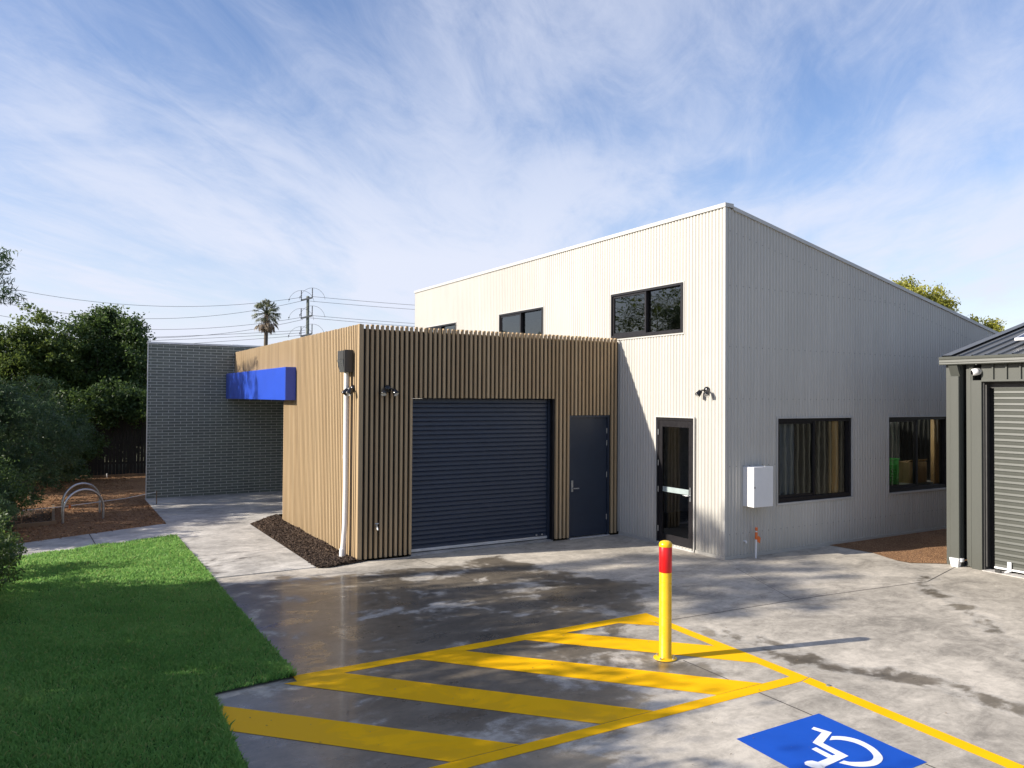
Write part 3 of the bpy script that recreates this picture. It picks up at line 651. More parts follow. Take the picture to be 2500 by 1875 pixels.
# glazed door in the sunlit wall
d = MB(); x0, x1 = .0, .07
d.box(x0, x1, DY0, DY0+.05, .02, DZ); d.box(x0, x1, DY1-.05, DY1, .02, DZ); d.box(x0, x1, DY0+.05, DY1-.05, DZ-.05, DZ)
df = d.build('door', 'black_alu', WB, 'black framed glazed door')
d = MB(); a, c = DY0+.055, DY1-.055
d.box(.008, .055, a, a+.085, .03, DZ-.055); d.box(.008, .055, c-.085, c, .03, DZ-.055); d.box(.008, .055, a+.085, c-.085, .03, .20); d.box(.008, .055, a+.085, c-.085, DZ-.165, DZ-.055)
d.build('door_leaf', 'black_alu', df)
d = MB(); d.quad((.03, a+.08, .19), (.03, a+.08, DZ-.16), (.03, c-.08, DZ-.16), (.03, c-.08, .19)); d.build('pane', 'glass', df)
d = MB(); d.box(.022, .029, a+.085, c-.085, .945, 1.035); d.build('glass_strip', 'frost', df)
d = MB(); d.box(-.008, .007, a+.02, a+.055, .84, 1.08, bev=.004); d.tube([(-.03, a+.038, .94), (-.045, a+.05, .94), (-.045, a+.17, .94)], .010, 8); d.tube([(0, a+.038, .94), (-.04, a+.038, .94)], .010, 8); d.build('handle', 'steel', df)
for z in (.28, .98, 1.45, 2.0): d = MB(); d.tube([(-.006, DY1-.05, z-.05), (-.006, DY1-.05, z+.05)], .010, 8); d.build('hinge', 'steel', df)
d = MB(); d.box(-.03, .08, DY0-.01, DY1+.01, .0, .02); d.build('threshold', 'alu', df)
d = MB(); d.box(-.021, .03, DY0-.022, DY0, 0, DZ); d.box(-.021, .03, DY1, DY1+.022, .0, DZ); d.box(-.021, .03, DY0-.022, DY1+.022, DZ, DZ+.022); d.box(-.014, -.002, DY0-.062, DY0-.05, .03, DZ, 1); d.build('door_flashing', ['wall_trim', 'membrane'], df)

# things seen through the lower windows
def curtain(a0, a1, y, z0, z1, lab):
    c = MB(); n = int((a1-a0)/.012); vs = []
    for i in range(n+1):
        a = a0+(a1-a0)*i/n; o = .045*math.sin(2*math.pi*a/.145+.6*math.sin(a*9)); vs += [(a, y+o, z0+.02*math.sin(a*11)), (a+.01*math.sin(a*31), y+o*.8, z1)]
    c.add(vs, [(2*i, 2*i+2, 2*i+3, 2*i+1) for i in range(n)], 0, True); return tag(c.build('curtain', 'curtain'), lab, 'curtain')
curtain(1.30, 1.95, .22, .90, 2.2, 'dark grey folded curtain behind the ground floor window beside the meter box')
curtain(4.40, 5.6, .62, .98, 2.2, 'grey folded curtain behind the ground floor window nearest the shed')
st_ = MB(); st_.box(2.80, 2.98, .10, .17, .12, 2.26); tag(st_.build('timber_post', 'stud'), 'pale timber post inside the window beside the meter box', 'post')
st_ = MB(); st_.box(5.98, 6.16, .10, .17, .12, 2.26); tag(st_.build('timber_post', 'stud'), 'pale timber post inside the window nearest the shed', 'post')
bench = thing('bench', (5.2, .5, .03), 'low white bench inside behind the window nearest the shed', 'bench')
m_ = MB(); m_.box(4.3, 6.2, .115, .75, .90, .95); m_.build('bench_top', 'plaster', bench)
for x in (4.35, 6.1): m_ = MB(); m_.box(x, x+.05, .15, .70, .03, .90); m_.build('leg', 'plaster', bench)
def basket():
    t = thing('basket', (4.62, .33, .93), 'green plastic basket with square holes behind the window', 'basket')
    m_ = MB(); x0, x1, y0, y1, z0, z1 = 4.40, 4.84, .125, .36, .952, 1.44
    for (p, q, r, s_) in ((x0, x1, y0, y0+.012), (x0, x1, y1-.012, y1)):
        m_.box(p, q, r, s_, z0, z0+.12); m_.box(p, q, r, s_, z1-.10, z1)
        for i in range(6): x = p+.05+i*(q-p-.1)/5; m_.box(x-.010, x+.010, r+.001, s_-.001, z0+.12, z1-.10)
        for k in range(4): z = z0+.16+k*.045; m_.box(p+.05, q-.05, r+.002, s_-.002, z, z+.012)
        m_.box(p, p+.05, r, s_, z0+.12, z1-.10); m_.box(q-.05, q, r, s_, z0+.12, z1-.10)
    m_.box(x0, x0+.012, y0+.012, y1-.012, z0, z1); m_.box(x1-.012, x1, y0+.012, y1-.012, z0, z1); m_.box(x0, x1, y0, y1, z0-.001, z0+.012)
    m_.build('basket_body', 'green_plastic', t)
    m_ = MB(); m_.box(x0-.015, x1+.015, y0-.015, y0, z1, z1+.02); m_.box(x0-.015, x1+.015, y1, y1+.015, z1, z1+.02); m_.box(x0-.015, x0, y0, y1, z1, z1+.02); m_.box(x1, x1+.015, y0, y1, z1, z1+.02); m_.build('rim', 'green_plastic', t)
basket()
t = thing('ceiling_light', (5.0, 1.0, 2.70), 'lit rectangular ceiling light inside the room nearest the shed', 'ceiling light')
m_ = MB(); m_.box(4.5, 5.7, .75, 1.05, 2.69, 2.74); m_.build('light_frame', 'alu', t)
m_ = MB(); m_.quad((4.53, .78, 2.686), (4.53, 1.02, 2.686), (5.67, 1.02, 2.686), (5.67, .78, 2.686)); m_.build('diffuser', 'lit', t)
t = thing('cardboard_box', (5.55, .40, .93), 'brown cardboard box beside the green basket behind the window', 'box')
m_ = MB(); m_.box(5.22, 5.80, .14, .50, .952, 1.36); m_.build('carton', 'card', t)
m_ = MB(); m_.obox((5.51, .16, 1.385), (.28, 0, 0), (0, .04, -.03), (0, 0, .003)); m_.build('flap', 'card', t)

# ------------------------------------------------------------------ timber clad annex
TX, TY, TZ = -5.22, 2.70, 3.745
TB = thing('timber_clad_building', (-2.6, 2.7, 0), 'single storey annex clad in vertical timber battens with dark roller door', 'building')
SX0, SX1, SZ = -4.293, -1.505, 2.58; BX0, BX1, BZ = -1.169, -.247, 2.277
LY, UY, CZ = 7.29, 12.36, 2.52        # the cladding stops at LY below CZ (entry recess), runs on to the brick wall above
m_ = MB(); yb = TY+.052; PZ = 3.68
for x0, x1, z0, z1 in ((TX+.05, SX0, 0.02, PZ), (SX0, SX1, SZ, PZ), (SX1, BX0, 0.02, PZ), (BX0, BX1, BZ, PZ), (BX1, -.012, 0.02, PZ)): m_.box(x0, x1, yb, yb+.18, z0, z1)
xb = TX+.052
m_.box(xb, xb+.18, yb+.18, LY, .02, PZ); m_.box(xb, xb+.18, LY, UY, CZ, PZ)
m_.box(xb+.18, -3.0, LY-.12, LY, .02, 2.56)
m_.build('wall', 'membrane', TB)
m_ = MB(); m_.box(xb+.18, -3., LY, UY, CZ-.005, CZ+.055); m_.build('soffit', 'soffit', TB)
m_ = MB(); m_.box(-3.0, -2.9, LY, UY, .02, 2.6); m_.build('wall', 'plaster', TB)
m_ = MB(); m_.quad((xb+.05, yb+.05, 3.45), (-.02, yb+.05, 3.45), (-.02, UY, 3.45), (xb+.05, UY, 3.45)); m_.build('roof', 'shed_roof', TB)
PITCH_B, BW, BD = .0845, .0425, .050
def batten_front():
    m_ = MB(); n = int(5.20/PITCH_B)
    for i in range(n+1):
        x = TX+.034+i*PITCH_B+random.uniform(-.0012, .0012); xe = x+BW
        if xe > -.005: break
        z0 = .03; c = (x+xe)/2
        if SX0-.01 < c < SX1: z0 = SZ
        if BX0 < c < BX1: z0 = BZ
        m_.box(x, xe, TY, TY+BD, z0+random.uniform(-.003, .003), TZ+random.uniform(-.005, .004), bev=.0025)
    return m_.build('batten_cladding', 'batten', TB)
batten_front()
def batten_side():
    m_ = MB(); y = TY+.05
    m_.box(TX, TX+.044, TY+.002, TY+.044, .03, TZ+.002, bev=.003)           # corner post
    while y < UY-.05:
        z0 = .03 if y < LY-.02 else CZ
        m_.box(TX, TX+BD, y, y+BW, z0+random.uniform(-.003, .003), TZ+random.uniform(-.005, .004), bev=.0025); y += PITCH_B
    return m_.build('batten_cladding', 'batten', TB)
batten_side()
m_ = MB()                              # lining of the two openings
m_.box(SX0-.02, SX0+.004, TY+.05, TY+.26, .01, SZ+.004); m_.box(SX1-.004, SX1+.02, TY+.05, TY+.26, .01, SZ+.004); m_.box(SX0+.004, SX1-.004, TY+.05, TY+.26, SZ-.006, SZ+.02)
m_.build('reveal', 'black_alu', TB)
rd = MB(); yd = TY+.17; n = 33; zb = .07; h = (SZ-.01-zb)/n           # roller door curtain
for k in range(n):
    z = zb+k*h; pr = [(0, .008), (.10, .0), (.55, .003), (.80, .0), (.90, -.006), (1., .008)]
    for j in range(len(pr)-1):
        rd.add([(SX0+.01, yd+pr[j][1], z+h*pr[j][0]), (SX1-.01, yd+pr[j][1], z+h*pr[j][0]), (SX1-.01, yd+pr[j+1][1], z+h*pr[j+1][0]), (SX0+.01, yd+pr[j+1][1], z+h*pr[j+1][0])], [(0, 1, 2, 3)])
rdo = rd.build('roller_door', 'navy_shutter', TB, 'dark navy ribbed roller door')
m_ = MB(); m_.box(SX0+.01, SX1-.012, yd-.018, yd+.02, .03, .075, bev=.004); m_.build('bottom_bar', 'alu', rdo)
for xg in (SX0+.004, SX1-.05): m_ = MB(); m_.box(xg, xg+.046, yd-.03, yd+.03, .01, SZ-.02); m_.build('guide_rail', 'navy', rdo)
for xg in (SX1-.30, SX1-.18): m_ = MB(); m_.box(xg, xg+.03, yd-.03, yd-.0185, .10, .125); m_.build('latch', 'steel', rdo)
m_ = MB(); yd = TY+.055
m_.box(BX0, BX0+.035, yd-.045, yd+.06, .02, BZ-.002); m_.box(BX1-.035, BX1, yd-.045, yd+.06, .02, BZ-.002); m_.box(BX0+.035, BX1-.035, yd-.045, yd+.06, BZ-.045, BZ-.002)
bd = m_.build('door', 'navy', TB, 'plain dark navy door')
m_ = MB(); m_.box(BX0+.038, BX1-.038, yd-.012, yd+.03, .035, BZ-.049, bev=.002); m_.build('door_leaf', 'navy', bd)
m_ = MB(); hx = BX0+.085; m_.box(hx-.02, hx+.022, yd-.024, yd-.0125, .86, 1.07, bev=.003); m_.tube([(hx, yd-.02, .925), (hx, yd-.07, .925)], .010, 8); m_.tube([(hx-.005, yd-.07, .925), (hx+.12, yd-.066, .925)], .010, 8); m_.build('handle', 'steel', bd)
for z in (.35, 1.15, 1.75, 1.98): m_ = MB(); m_.tube([(BX1-.04, yd-.02, z-.05), (BX1-.04, yd-.02, z+.05)], .009, 8); m_.build('hinge', 'steel', bd)
m_ = MB(); m_.box(BX0, BX1, TY-.02, yd+.06, .0, .018); m_.build('threshold', 'alu', bd)
m_ = MB(); m_.box(SX0, SX1, TY+.03, TY+.30, -.05, .012); m_.build('door_sill', 'side_concrete', TB)
# blue box over the entry
m_ = MB(); m_.box(-5.433, TX-.002, 6.34, 12.34, 2.518, 3.172, bev=.004)
m_.build('fascia_box', 'blue_box', TB, 'long bright blue box mounted over the entry recess')
# downpipe and rainhead
dp = MB(); dp.tube([(-5.30, 3.06, 3.0), (-5.30, 3.045, 1.2), (-5.305, 3.05, .55), (-5.335, 3.07, .02)], .041, 16)
dpo = dp.build('downpipe', 'white', TB, 'white round downpipe down the timber cladding')
m_ = MB(); m_.tube([(-5.336, 3.072, .0), (-5.332, 3.068, .16)], .050, 16); m_.build('pipe_socket', 'white', dpo)
m_ = MB(); m_.tube([(-5.30, 3.055, 1.60), (-5.30, 3.055, 1.66)], .045, 16); m_.build('pipe_socket', 'white', dpo)
m_ = MB()
m_.box(-5.375, -5.235, 2.945, 2.975, 2.985, 3.345, bev=.003); m_.box(-5.385, -5.235, 2.975, 3.27, 3.185, 3.335, bev=.003)
rh = m_.build('rainhead', 'charcoal', dpo, 'dark box rainhead at the top of the downpipe')
m_ = MB(); v = [(-5.395, 2.975, 3.184), (-5.235, 2.975, 3.184), (-5.235, 3.26, 3.184), (-5.395, 3.26, 3.184), (-5.368, 2.975, 2.99), (-5.235, 2.975, 2.99), (-5.235, 3.20, 2.99), (-5.368, 3.20, 2.99)]
m_.add(v, [(0, 1, 2, 3), (7, 6, 5, 4), (0, 4, 5, 1), (1, 5, 6, 2), (2, 6, 7, 3), (3, 7, 4, 0)]); m_.build('hopper', 'gunmetal', rh)

# ------------------------------------------------------------------ brick wing
BB = thing('brick_building', (-5, 12.5, 0), 'dark grey glazed brick wall with silver capping beyond the blue box', 'building')
m_ = MB(); m_.box(-7.303, -2.9, 12.37, 12.60, -.05, 3.90); m_.box(-3.2, -2.95, 12.60, 20., -.05, 3.5); m_.build('wall', 'brick', BB)
m_ = MB(); m_.box(-7.318, -2.9, 12.352, 12.62, 3.90, 3.945); m_.box(-7.318, -7.302, 12.352, 12.40, 0, 3.90); m_.build('capping', 'alu', BB)
m_ = MB(); m_.box(-5.2, -5.0, 12.9, 13.2, 3.9, 3.99, bev=.01); m_.build('roof_vent', 'white', BB)

# ------------------------------------------------------------------ fixtures on walls
def floodlight(loc, out, side, lab, spread=.12):
    """twin spot: out = outward unit vector (xy), side = unit vector along wall"""
    t = thing('floodlight', loc, lab, 'light', 'twin spot floodlights on the walls'); o = Vector((*out, 0)); s_ = Vector((*side, 0)); c = Vector(loc)
    m_ = MB(); m_.lathe(c, [(.001, 0), (.058, 0), (.062, .012), (.055, .038), (.03, .055), (.001, .058)], 20, axis=o); m_.build('mount', 'black_gloss', t)
    for k in (-1, 1):
        h = c+o*.085+s_*(k*spread*.75)+Vector((0, 0, -.03)); m_ = MB(); m_.tube([c+o*.045+s_*(k*.02), c+o*.08+s_*(k*.05), h], .013, 8)
        ax = (o*.65+s_*(k*.25)+Vector((0, 0, -.85))).normalized(); m_.lathe(h, [(.001, -.035), (.026, -.032), (.036, -.01), (.046, .05), (.048, .075), (.044, .078)], 18, axis=ax)
        lo = m_.build('lamp', 'black_gloss', t); m_ = MB(); m_.lathe(h, [(.001, .070), (.030, .070), (.043, .076)], 18, axis=ax); m_.build('lens', 'lens', lo)
    return t
floodlight((-5.222, 2.93, 2.725), (-1, 0), (0, 1), 'black twin floodlight on the side cladding beside the white downpipe')
floodlight((-4.745, 2.698, 2.725), (0, -1), (1, 0), 'black twin floodlight on the front battens left of the roller door')
floodlight((-.01, .381, 2.74), (-1, 0), (0, 1), 'black twin floodlight on the white wall above the glazed door')

t = thing('meter_box', (.615, -.02, .845), 'white meter box mounted on the shaded corrugated wall', 'meter box')
m_ = MB(); m_.box(.39, .84, -.235, -.012, .845, 1.49, bev=.004); m_.build('box_body', 'white', t)
m_ = MB(); m_.box(.388, .842, -.252, -.238, .842, 1.494, bev=.003); dd = m_.build('box_door', 'white', t)
m_ = MB(); m_.box(.402, .415, -.259, -.2525, 1.15, 1.18); m_.build('lock', 'black_gloss', dd)
m_ = MB(); m_.tube([(.70, -.20, 1.49), (.70, -.20, 1.508)], .008); m_.build('screw', 'steel', t)

t = thing('pipe_stub', (.56, -.14, 0), 'white pipe standing by the shaded wall wrapped with orange tape', 'pipe')
m_ = MB(); m_.tube([(.560, -.14, -.02), (.572, -.135, .26), (.585, -.13, .50)], .016, 10); m_.build('pipe', 'white', t)
m_ = MB(); m_.lathe((.577, -.133, .30), [(.019, 0), (.024, .03), (.019, .06), (.023, .09), (.019, .12)], 10, axis=(.05, .02, 1)); m_.lathe((.583, -.131, .44), [(.018, 0), (.023, .03), (.019, .06)], 10); m_.obox((.61, -.16, .30), (.03, 0, -.02), (0, .002, 0), (.01, 0, .045)); m_.build('tape', 'orange', t)
t = thing('outlet_pipe', (.43, -.02, .26), 'small white overflow pipe poking out low on the shaded wall', 'pipe')
m_ = MB(); m_.tube([(.43, .0, .27), (.43, -.05, .265), (.43, -.06, .24)], .014, 8); m_.build('elbow', 'white', t)

t = thing('tap', (-4.916, 2.69, .53), 'small metal garden tap on the front battens', 'tap')
m_ = MB(); m_.tube([(-4.916, 2.70, .53), (-4.916, 2.62, .53), (-4.916, 2.60, .49)], .014, 8); m_.build('spout', 'steel', t)
m_ = MB(); m_.tube([(-4.916, 2.65, .53), (-4.916, 2.65, .585)], .009, 8); m_.tube([(-4.95, 2.65, .585), (-4.882, 2.65, .585)], .009, 8); m_.build('tap_handle', 'steel', t)

# ------------------------------------------------------------------ grey-green shed on the right
SH = thing('shed', (2.9, -2, 0), 'grey-green steel shed with ribbed cladding and roller door at the right edge', 'shed')
FX = 2.90; SY0, SY1 = -1.965, -9.4
def ribbed(m_, axis, a0, a1, plane, z0, z1, out, pitch=.195, rib=.032, dep=.03):
    """flat pans with square ribs"""
    a = a0; s_ = 1 if a1 > a0 else -1
    while (a1-a)*s_ > .02:
        e = a+s_*min(pitch, abs(a1-a)); r0_ = e-s_*rib
        for (p, q, d0, d1) in ((a, r0_, 0, 0), (r0_, r0_+s_*.006, 0, dep), (r0_+s_*.006, e-s_*.006, dep, dep), (e-s_*.006, e, dep, 0)):
            f = lambda u, dd, z: ((plane+out*dd, u, z) if axis == 'y' else (u, plane+out*dd, z))
            m_.quad(f(p, d0, z0), f(q, d1, z0), f(q, d1, z1), f(p, d0, z1))
        a = e
OY0, OY1, OZ = -2.483, -5.4, 2.89
m_ = MB(); ribbed(m_, 'y', -2.235, OY0+.13, FX+.03, .02, 3.2, -1, .09); ribbed(m_, 'y', OY0+.02, OY1, FX+.03, OZ+.02, 3.2, -1); ribbed(m_, 'y', OY1, SY1, FX+.03, .02, 3.2, -1)
m_.build('wall', 'shed', SH)
m_ = MB(); ribbed(m_, 'x', FX+.04, 9.7, SY0, .02, 3.2, 1); n_ = 12
for x0, x1, za, zb_ in ((FX+.04, 6.3, 3.2, 4.1), (6.3, 9.7, 4.1, 3.2)): m_.quad((x0, SY0, 3.2), (x1, SY0, 3.2), (x1, SY0, zb_), (x0, SY0, za))
m_.build('wall', 'shed', SH)
m_ = MB(); m_.quad((9.7, SY0, 0), (9.7, SY1, 0), (9.7, SY1, 3.2), (9.7, SY0, 3.2)); m_.poly([(FX+.04, SY1, 0), (9.7, SY1, 0), (9.7, SY1, 3.2), (6.3, SY1, 4.1), (FX+.04, SY1, 3.2)]); m_.build('wall', 'shed', SH)
m_ = MB(); m_.box(FX-.022, FX+.05, -2.035, SY0+.018, .0, 3.2); m_.box(FX-.005, FX+.05, -2.18, -2.035, 0., 3.2)
m_.box(FX-.01, FX+.06, OY0, OY0+.155, .0, OZ+.02); m_.box(FX-.012, FX+.06, OY1, OY0, OZ, OZ+.028); m_.build('corner_trim', 'shed', SH)
m_ = MB(); m_.box(FX-.085, FX-.024, -2.178, -2.04, .10, 2.98, bev=.006); m_.obox((FX-.06, -2.11, 3.06), (.03, 0, 0), (0, .069, 0), (-.04, 0, .085)); dpo = m_.build('downpipe', 'shed', SH)
m_ = MB(); v = [(FX-.125, -2.19, .135), (FX-.02, -2.19, .135), (FX-.02, -2.045, .135), (FX-.125, -2.045, .135), (FX-.11, -2.17, 0), (FX-.03, -2.17, 0), (FX-.03, -2.065, 0), (FX-.11, -2.065, 0)]
m_.add(v, [(3, 2, 1, 0), (4, 5, 6, 7), (0, 1, 5, 4), (1, 2, 6, 5), (2, 3, 7, 6), (3, 0, 4, 7)]); m_.box(FX-.09, FX-.02, -2.225, -2.19, .085, .135, bev=.006); m_.build('outlet', 'white', dpo)
m_ = MB()                              # gutter profile swept along y
prof = [(2.90, 3.165), (2.795, 3.158), (2.785, 3.172), (2.79, 3.19), (2.783, 3.20), (2.788, 3.235), (2.78, 3.25), (2.776, 3.285), (2.79, 3.29), (2.80, 3.27), (2.90, 3.255)]
vs = [(x, y, z) for y in (-1.885, SY1) for x, z in prof]; k = len(prof); m_.add(vs, [(i, i+1, k+i+1, k+i) for i in range(k-1)]+[tuple(range(k))]); m_.build('gutter', 'shed', SH)
SL = .267
def rz(x): return 3.275+(x-2.80)*SL
m_ = MB(); y = -2.03
while y > SY1:
    for (p, q, d0, d1) in ((0, .150, 0, 0), (.150, .160, 0, .028), (.160, .185, .028, .028), (.185, .195, .028, 0)):
        for x0, x1, f in ((2.80, 6.3, rz), (6.3, 9.8, lambda x: rz(12.6-x))):
            m_.quad((x0, y-p, f(x0)+d0), (x1, y-p, f(x1)+d0), (x1, y-q, f(x1)+d1), (x0, y-q, f(x0)+d1))
    y -= .195
m_.build('roof', 'shed_roof', SH)
m_ = MB()
for x0, x1, f in ((2.79, 6.3, rz), (6.3, 9.8, lambda x: rz(12.6-x))):
    for ya, yb2, za, zb_ in ((-1.93, -2.075, .036, .036), (-1.93, -1.922, .036, -.11)): m_.quad((x0, ya, f(x0)+za), (x1, ya, f(x1)+za), (x1, yb2, f(x1)+zb_), (x0, yb2, f(x0)+zb_))
m_.build('barge_capping', 'shed_roof', SH)
rd = MB(); xd = FX+.14; n = 30; zb = .075; h = (2.80-zb)/n
for k in range(n):
    z = zb+k*h; pr = [(0, .014), (.05, .0), (.40, .005), (.66, .0), (.90, -.003), (.95, .014), (1., .014)]
    for j in range(len(pr)-1): rd.quad((xd+pr[j][1], OY0-.11, z+h*pr[j][0]), (xd+pr[j][1], OY1, z+h*pr[j][0]), (xd+pr[j+1][1], OY1, z+h*pr[j+1][0]), (xd+pr[j+1][1], OY0-.11, z+h*pr[j+1][0]))
rdo = rd.build('roller_door', 'shed', SH)
m_ = MB(); m_.box(xd-.012, xd+.02, OY1, OY0-.11, .045, .072); m_.build('bottom_bar', 'white', rdo)
m_ = MB(); m_.box(xd-.03, xd-.014, OY0-.36, OY0-.30, .03, .175, bev=.006); m_.tube([(xd-.03, OY0-.33, .03), (xd-.075, OY0-.29, .02)], .014, 8); m_.build('lock_hasp', 'white', rdo)
m_ = MB(); m_.box(FX+.03, FX+.30, OY0-.02, OY0+.01, .0, OZ); m_.box(FX+.055, FX+.075, OY0-.045, OY0-.015, .06, OZ-.05); m_.box(FX+.03, FX+.30, OY1, OY0, OZ-.01, OZ+.01); m_.box(FX+.16, FX+.18, OY1, OY0-.02, 2.79, OZ); m_.build('reveal', 'charcoal', SH)
m_ = MB(); m_.quad((FX+.20, OY0, .0), (FX+.20, OY1, 0), (FX+.20, OY1, 2.9), (FX+.20, OY0, 2.9)); m_.build('inner_lining', 'membrane', SH)
m_ = MB(); m_.box(FX-.03, FX+.18, OY1, OY0-.01, .0, .012); m_.build('door_sill', 'side_concrete', SH)
m_ = MB(); m_.box(FX-.02, FX+.03, OY0-.27, OY0-.19, .012, .055, bev=.005); tag(m_.build('floor_bracket', 'charcoal'), 'small dark metal block on the ground by the shed roller door', 'bracket')
# solar panel on the roof
t = thing('solar_panel', (4.3, -3.6, rz(4.3)+.1), 'dark solar panel tilted on the shed roof', 'solar panel')
m_ = MB()
def rp(x, y, o): return (x, y, rz(x)+o)
fr_ = [rp(3.42, -2.70, .13), rp(3.42, -4.4, .13), rp(5.1, -4.4, .20), rp(5.1, -2.70, .20)]
bo_ = [(p[0], p[1], p[2]-.04) for p in fr_]; m_.add(fr_+bo_, [(0, 1, 5, 4), (1, 2, 6, 5), (2, 3, 7, 6), (3, 0, 4, 7), (4, 5, 6, 7)]); c4 = [Vector(p) for p in fr_]; ctr = sum(c4, Vector())/4
inn = [tuple(p+(ctr-p)*.035) for p in c4]; m_.add(fr_+inn, [(0, 1, 5, 4), (1, 2, 6, 5), (2, 3, 7, 6), (3, 0, 4, 7)]); m_.build('panel_frame', 'alu', t)
m_ = MB(); m_.poly([(p[0], p[1], p[2]-.003) for p in inn]); m_.build('cells', 'solar', t)
for xg, hg in ((3.6, .12), (4.9, .17)): m_ = MB(); m_.tube([rp(xg, -2.85, 0), rp(xg, -2.85, hg)], .02, 8); m_.build('mounting_leg', 'alu', t)
# dome camera
t = thing('security_camera', (FX-.01, -2.42, 3.05), 'white security camera under the shed gutter', 'camera')
m_ = MB(); m_.lathe((FX+.02, -2.425, 3.045), [(.05, -.0), (.055, .03), (.052, .05)], 20, axis=(-1, 0, 0)); m_.build('mount', 'white', t)
ax = Vector((-.72, .60, -.22)).normalized(); c = Vector((FX-.045, -2.415, 3.04)); m_ = MB(); m_.lathe(c, [(.001, -.058), (.03, -.05), (.05, -.028), (.057, 0), (.054, .03), (.045, .05), (.040, .052)], 22, axis=ax); bo = m_.build('camera_body', 'white', t)
m_ = MB(); m_.lathe(c, [(.001, .054), (.022, .054), (.032, .052), (.038, .049)], 20, axis=ax); m_.build('lens', 'black_gloss', bo)

# ------------------------------------------------------------------ bollard
t = thing('bollard', (-4.068, -3.122, 0), 'yellow steel bollard with red reflective band on the hatched bay', 'bollard')
c = (-4.068, -3.122, 0); R_ = .062
m_ = MB(); m_.lathe(c, [(.116, .004), (.118, .010), (.112, .014), (R_+.006, .014), (R_, .022), (R_, 1.115), (R_-.001, 1.118)], 40); m_.build('post', 'yellow', t)
m_ = MB(); m_.lathe(c, [(R_+.001, .862), (R_+.0022, .864), (R_+.0022, 1.116), (R_+.001, 1.118)], 40); m_.build('reflective_band', 'red', t)
m_ = MB(); m_.lathe(c, [(R_+.0035, 1.117), (R_+.0045, 1.13), (R_+.002, 1.150), (R_-.012, 1.166), (.03, 1.174), (.001, 1.176)], 40); m_.build('cap', 'yellow', t)
for k in range(4):
    a = rad(20+90*k); q = (c[0]+.092*math.cos(a), c[1]+.092*math.sin(a), 0); m_ = MB(); m_.lathe(q, [(.011, .012), (.011, .024), (.006, .026), (.006, .036), (.001, .037)], 6, sm=False); m_.build('bolt', 'steel', t)

m_ = MB(); m_.lathe((-3.28, -4.42, .0022), [(.022, 0), (.020, .006), (.008, .007), (.001, .007)], 14); tag(m_.build('survey_pin', 'pole'), 'small rusty metal pin set in the bay line', 'survey pin')
def litter(n):
    V_ = []; F_ = []; k = 0
    while k < n:
        x = random.uniform(-8.1, 2.5); y = random.uniform(-6.2, 2.5)
        if inpoly(x, y, LAWN): continue
        if random.random() > .25+.75*math.exp(-abs(x+7.6)): continue
        a = random.uniform(0, 6.28); l = random.uniform(.005, .014); w = l*random.uniform(.2, .45); z = .006; q = len(V_)
        c_, s_ = math.cos(a), math.sin(a); V_ += [(x-c_*l, y-s_*l, z), (x+s_*w, y-c_*w, z+.004), (x+c_*l, y+s_*l, z+.003), (x-s_*w, y+c_*w, z+.005)]; F_.append((q, q+1, q+2, q+3)); k += 1
    m_ = MB(); m_.add(V_, F_); return kind(m_.build('leaf_litter', 'leaf_dead'), 'stuff', 'small dry leaves and grass clippings scattered over the slab', 'leaf litter')
litter(420)

# ------------------------------------------------------------------ bike hoops
def hoop(a, c, lab, hgt=.64):
    a = Vector((*a, 0)); c = Vector((*c, 0)); mid = (a+c)/2; r_ = (c-a).length/2; d = (c-a).normalized(); zc = hgt-r_
    pts = [a+Vector((0, 0, -.05)), a+Vector((0, 0, zc))]+[mid-d*r_*math.cos(math.pi*k/20)+Vector((0, 0, zc+r_*math.sin(math.pi*k/20))) for k in range(1, 20)]+[c+Vector((0, 0, zc)), c+Vector((0, 0, -.05))]
    m_ = MB(); m_.tube(pts, .024, 12); return tag(m_.build('bike_hoop', 'steel'), lab, 'bike rack', 'galvanised bike hoops')
hoop((-9.146, 9.04), (-8.41, 9.38), 'bare steel bike hoop nearer the footpath', .645)
hoop((-9.147, 10.0), (-8.43, 10.33), 'bare steel bike hoop standing behind the other one', .675)

# garden bed edging
t = thing('garden_bed', (-9.5, 10.2, 0), 'timber edged garden bed of black soil left of the bike hoops', 'garden bed')
m_ = MB(); m_.poly([(-11.6, 8.4, .012), (-9.33, 9.0, .012), (-9.36, 11.6, .012), (-11.6, 11.6, .012)]); m_.build('soil', 'mulch', t)
m_ = MB(); m_.obox((-10.45, 8.64, .03), (1.18, .31, 0), (-.012, .03, 0), (0, 0, .055)); m_.build('edging', 'sleeper', t)
m_ = MB(); m_.obox((-9.31, 10.28, .035), (.028, 0, 0), (0, 1.35, 0), (0, 0, .06)); m_.build('edging', 'sleeper', t)
t = thing('string_line', (-8.4, 10.2, 0), 'white builders string line with orange tape past the bike hoops', 'string line')
m_ = MB(); m_.tube([(-9.85, 9.13, .30), (-9.05, 9.46, .295), (-7.9, 10.4, .28), (-7.22, 11.1, .30)], .006, 6); m_.build('string', 'white', t)
m_ = MB(); m_.obox((-9.02, 9.47, .275), (.02, .01, 0), (0, .003, 0), (0, 0, .04)); m_.build('ribbon', 'orange', t)
for q in ((-9.85, 9.13), (-7.20, 11.12)): m_ = MB(); m_.tube([(q[0], q[1], -.02), (q[0], q[1], .33)], .012, 6); m_.build('stake', 'sleeper', t)
m_ = MB(); m_.tube([(-7.853, 18.3, -.03), (-7.853, 18.3, .14)], .018, 6); tag(m_.build('survey_peg', 'white'), 'short white peg in the mulch near the dark fence', 'peg')

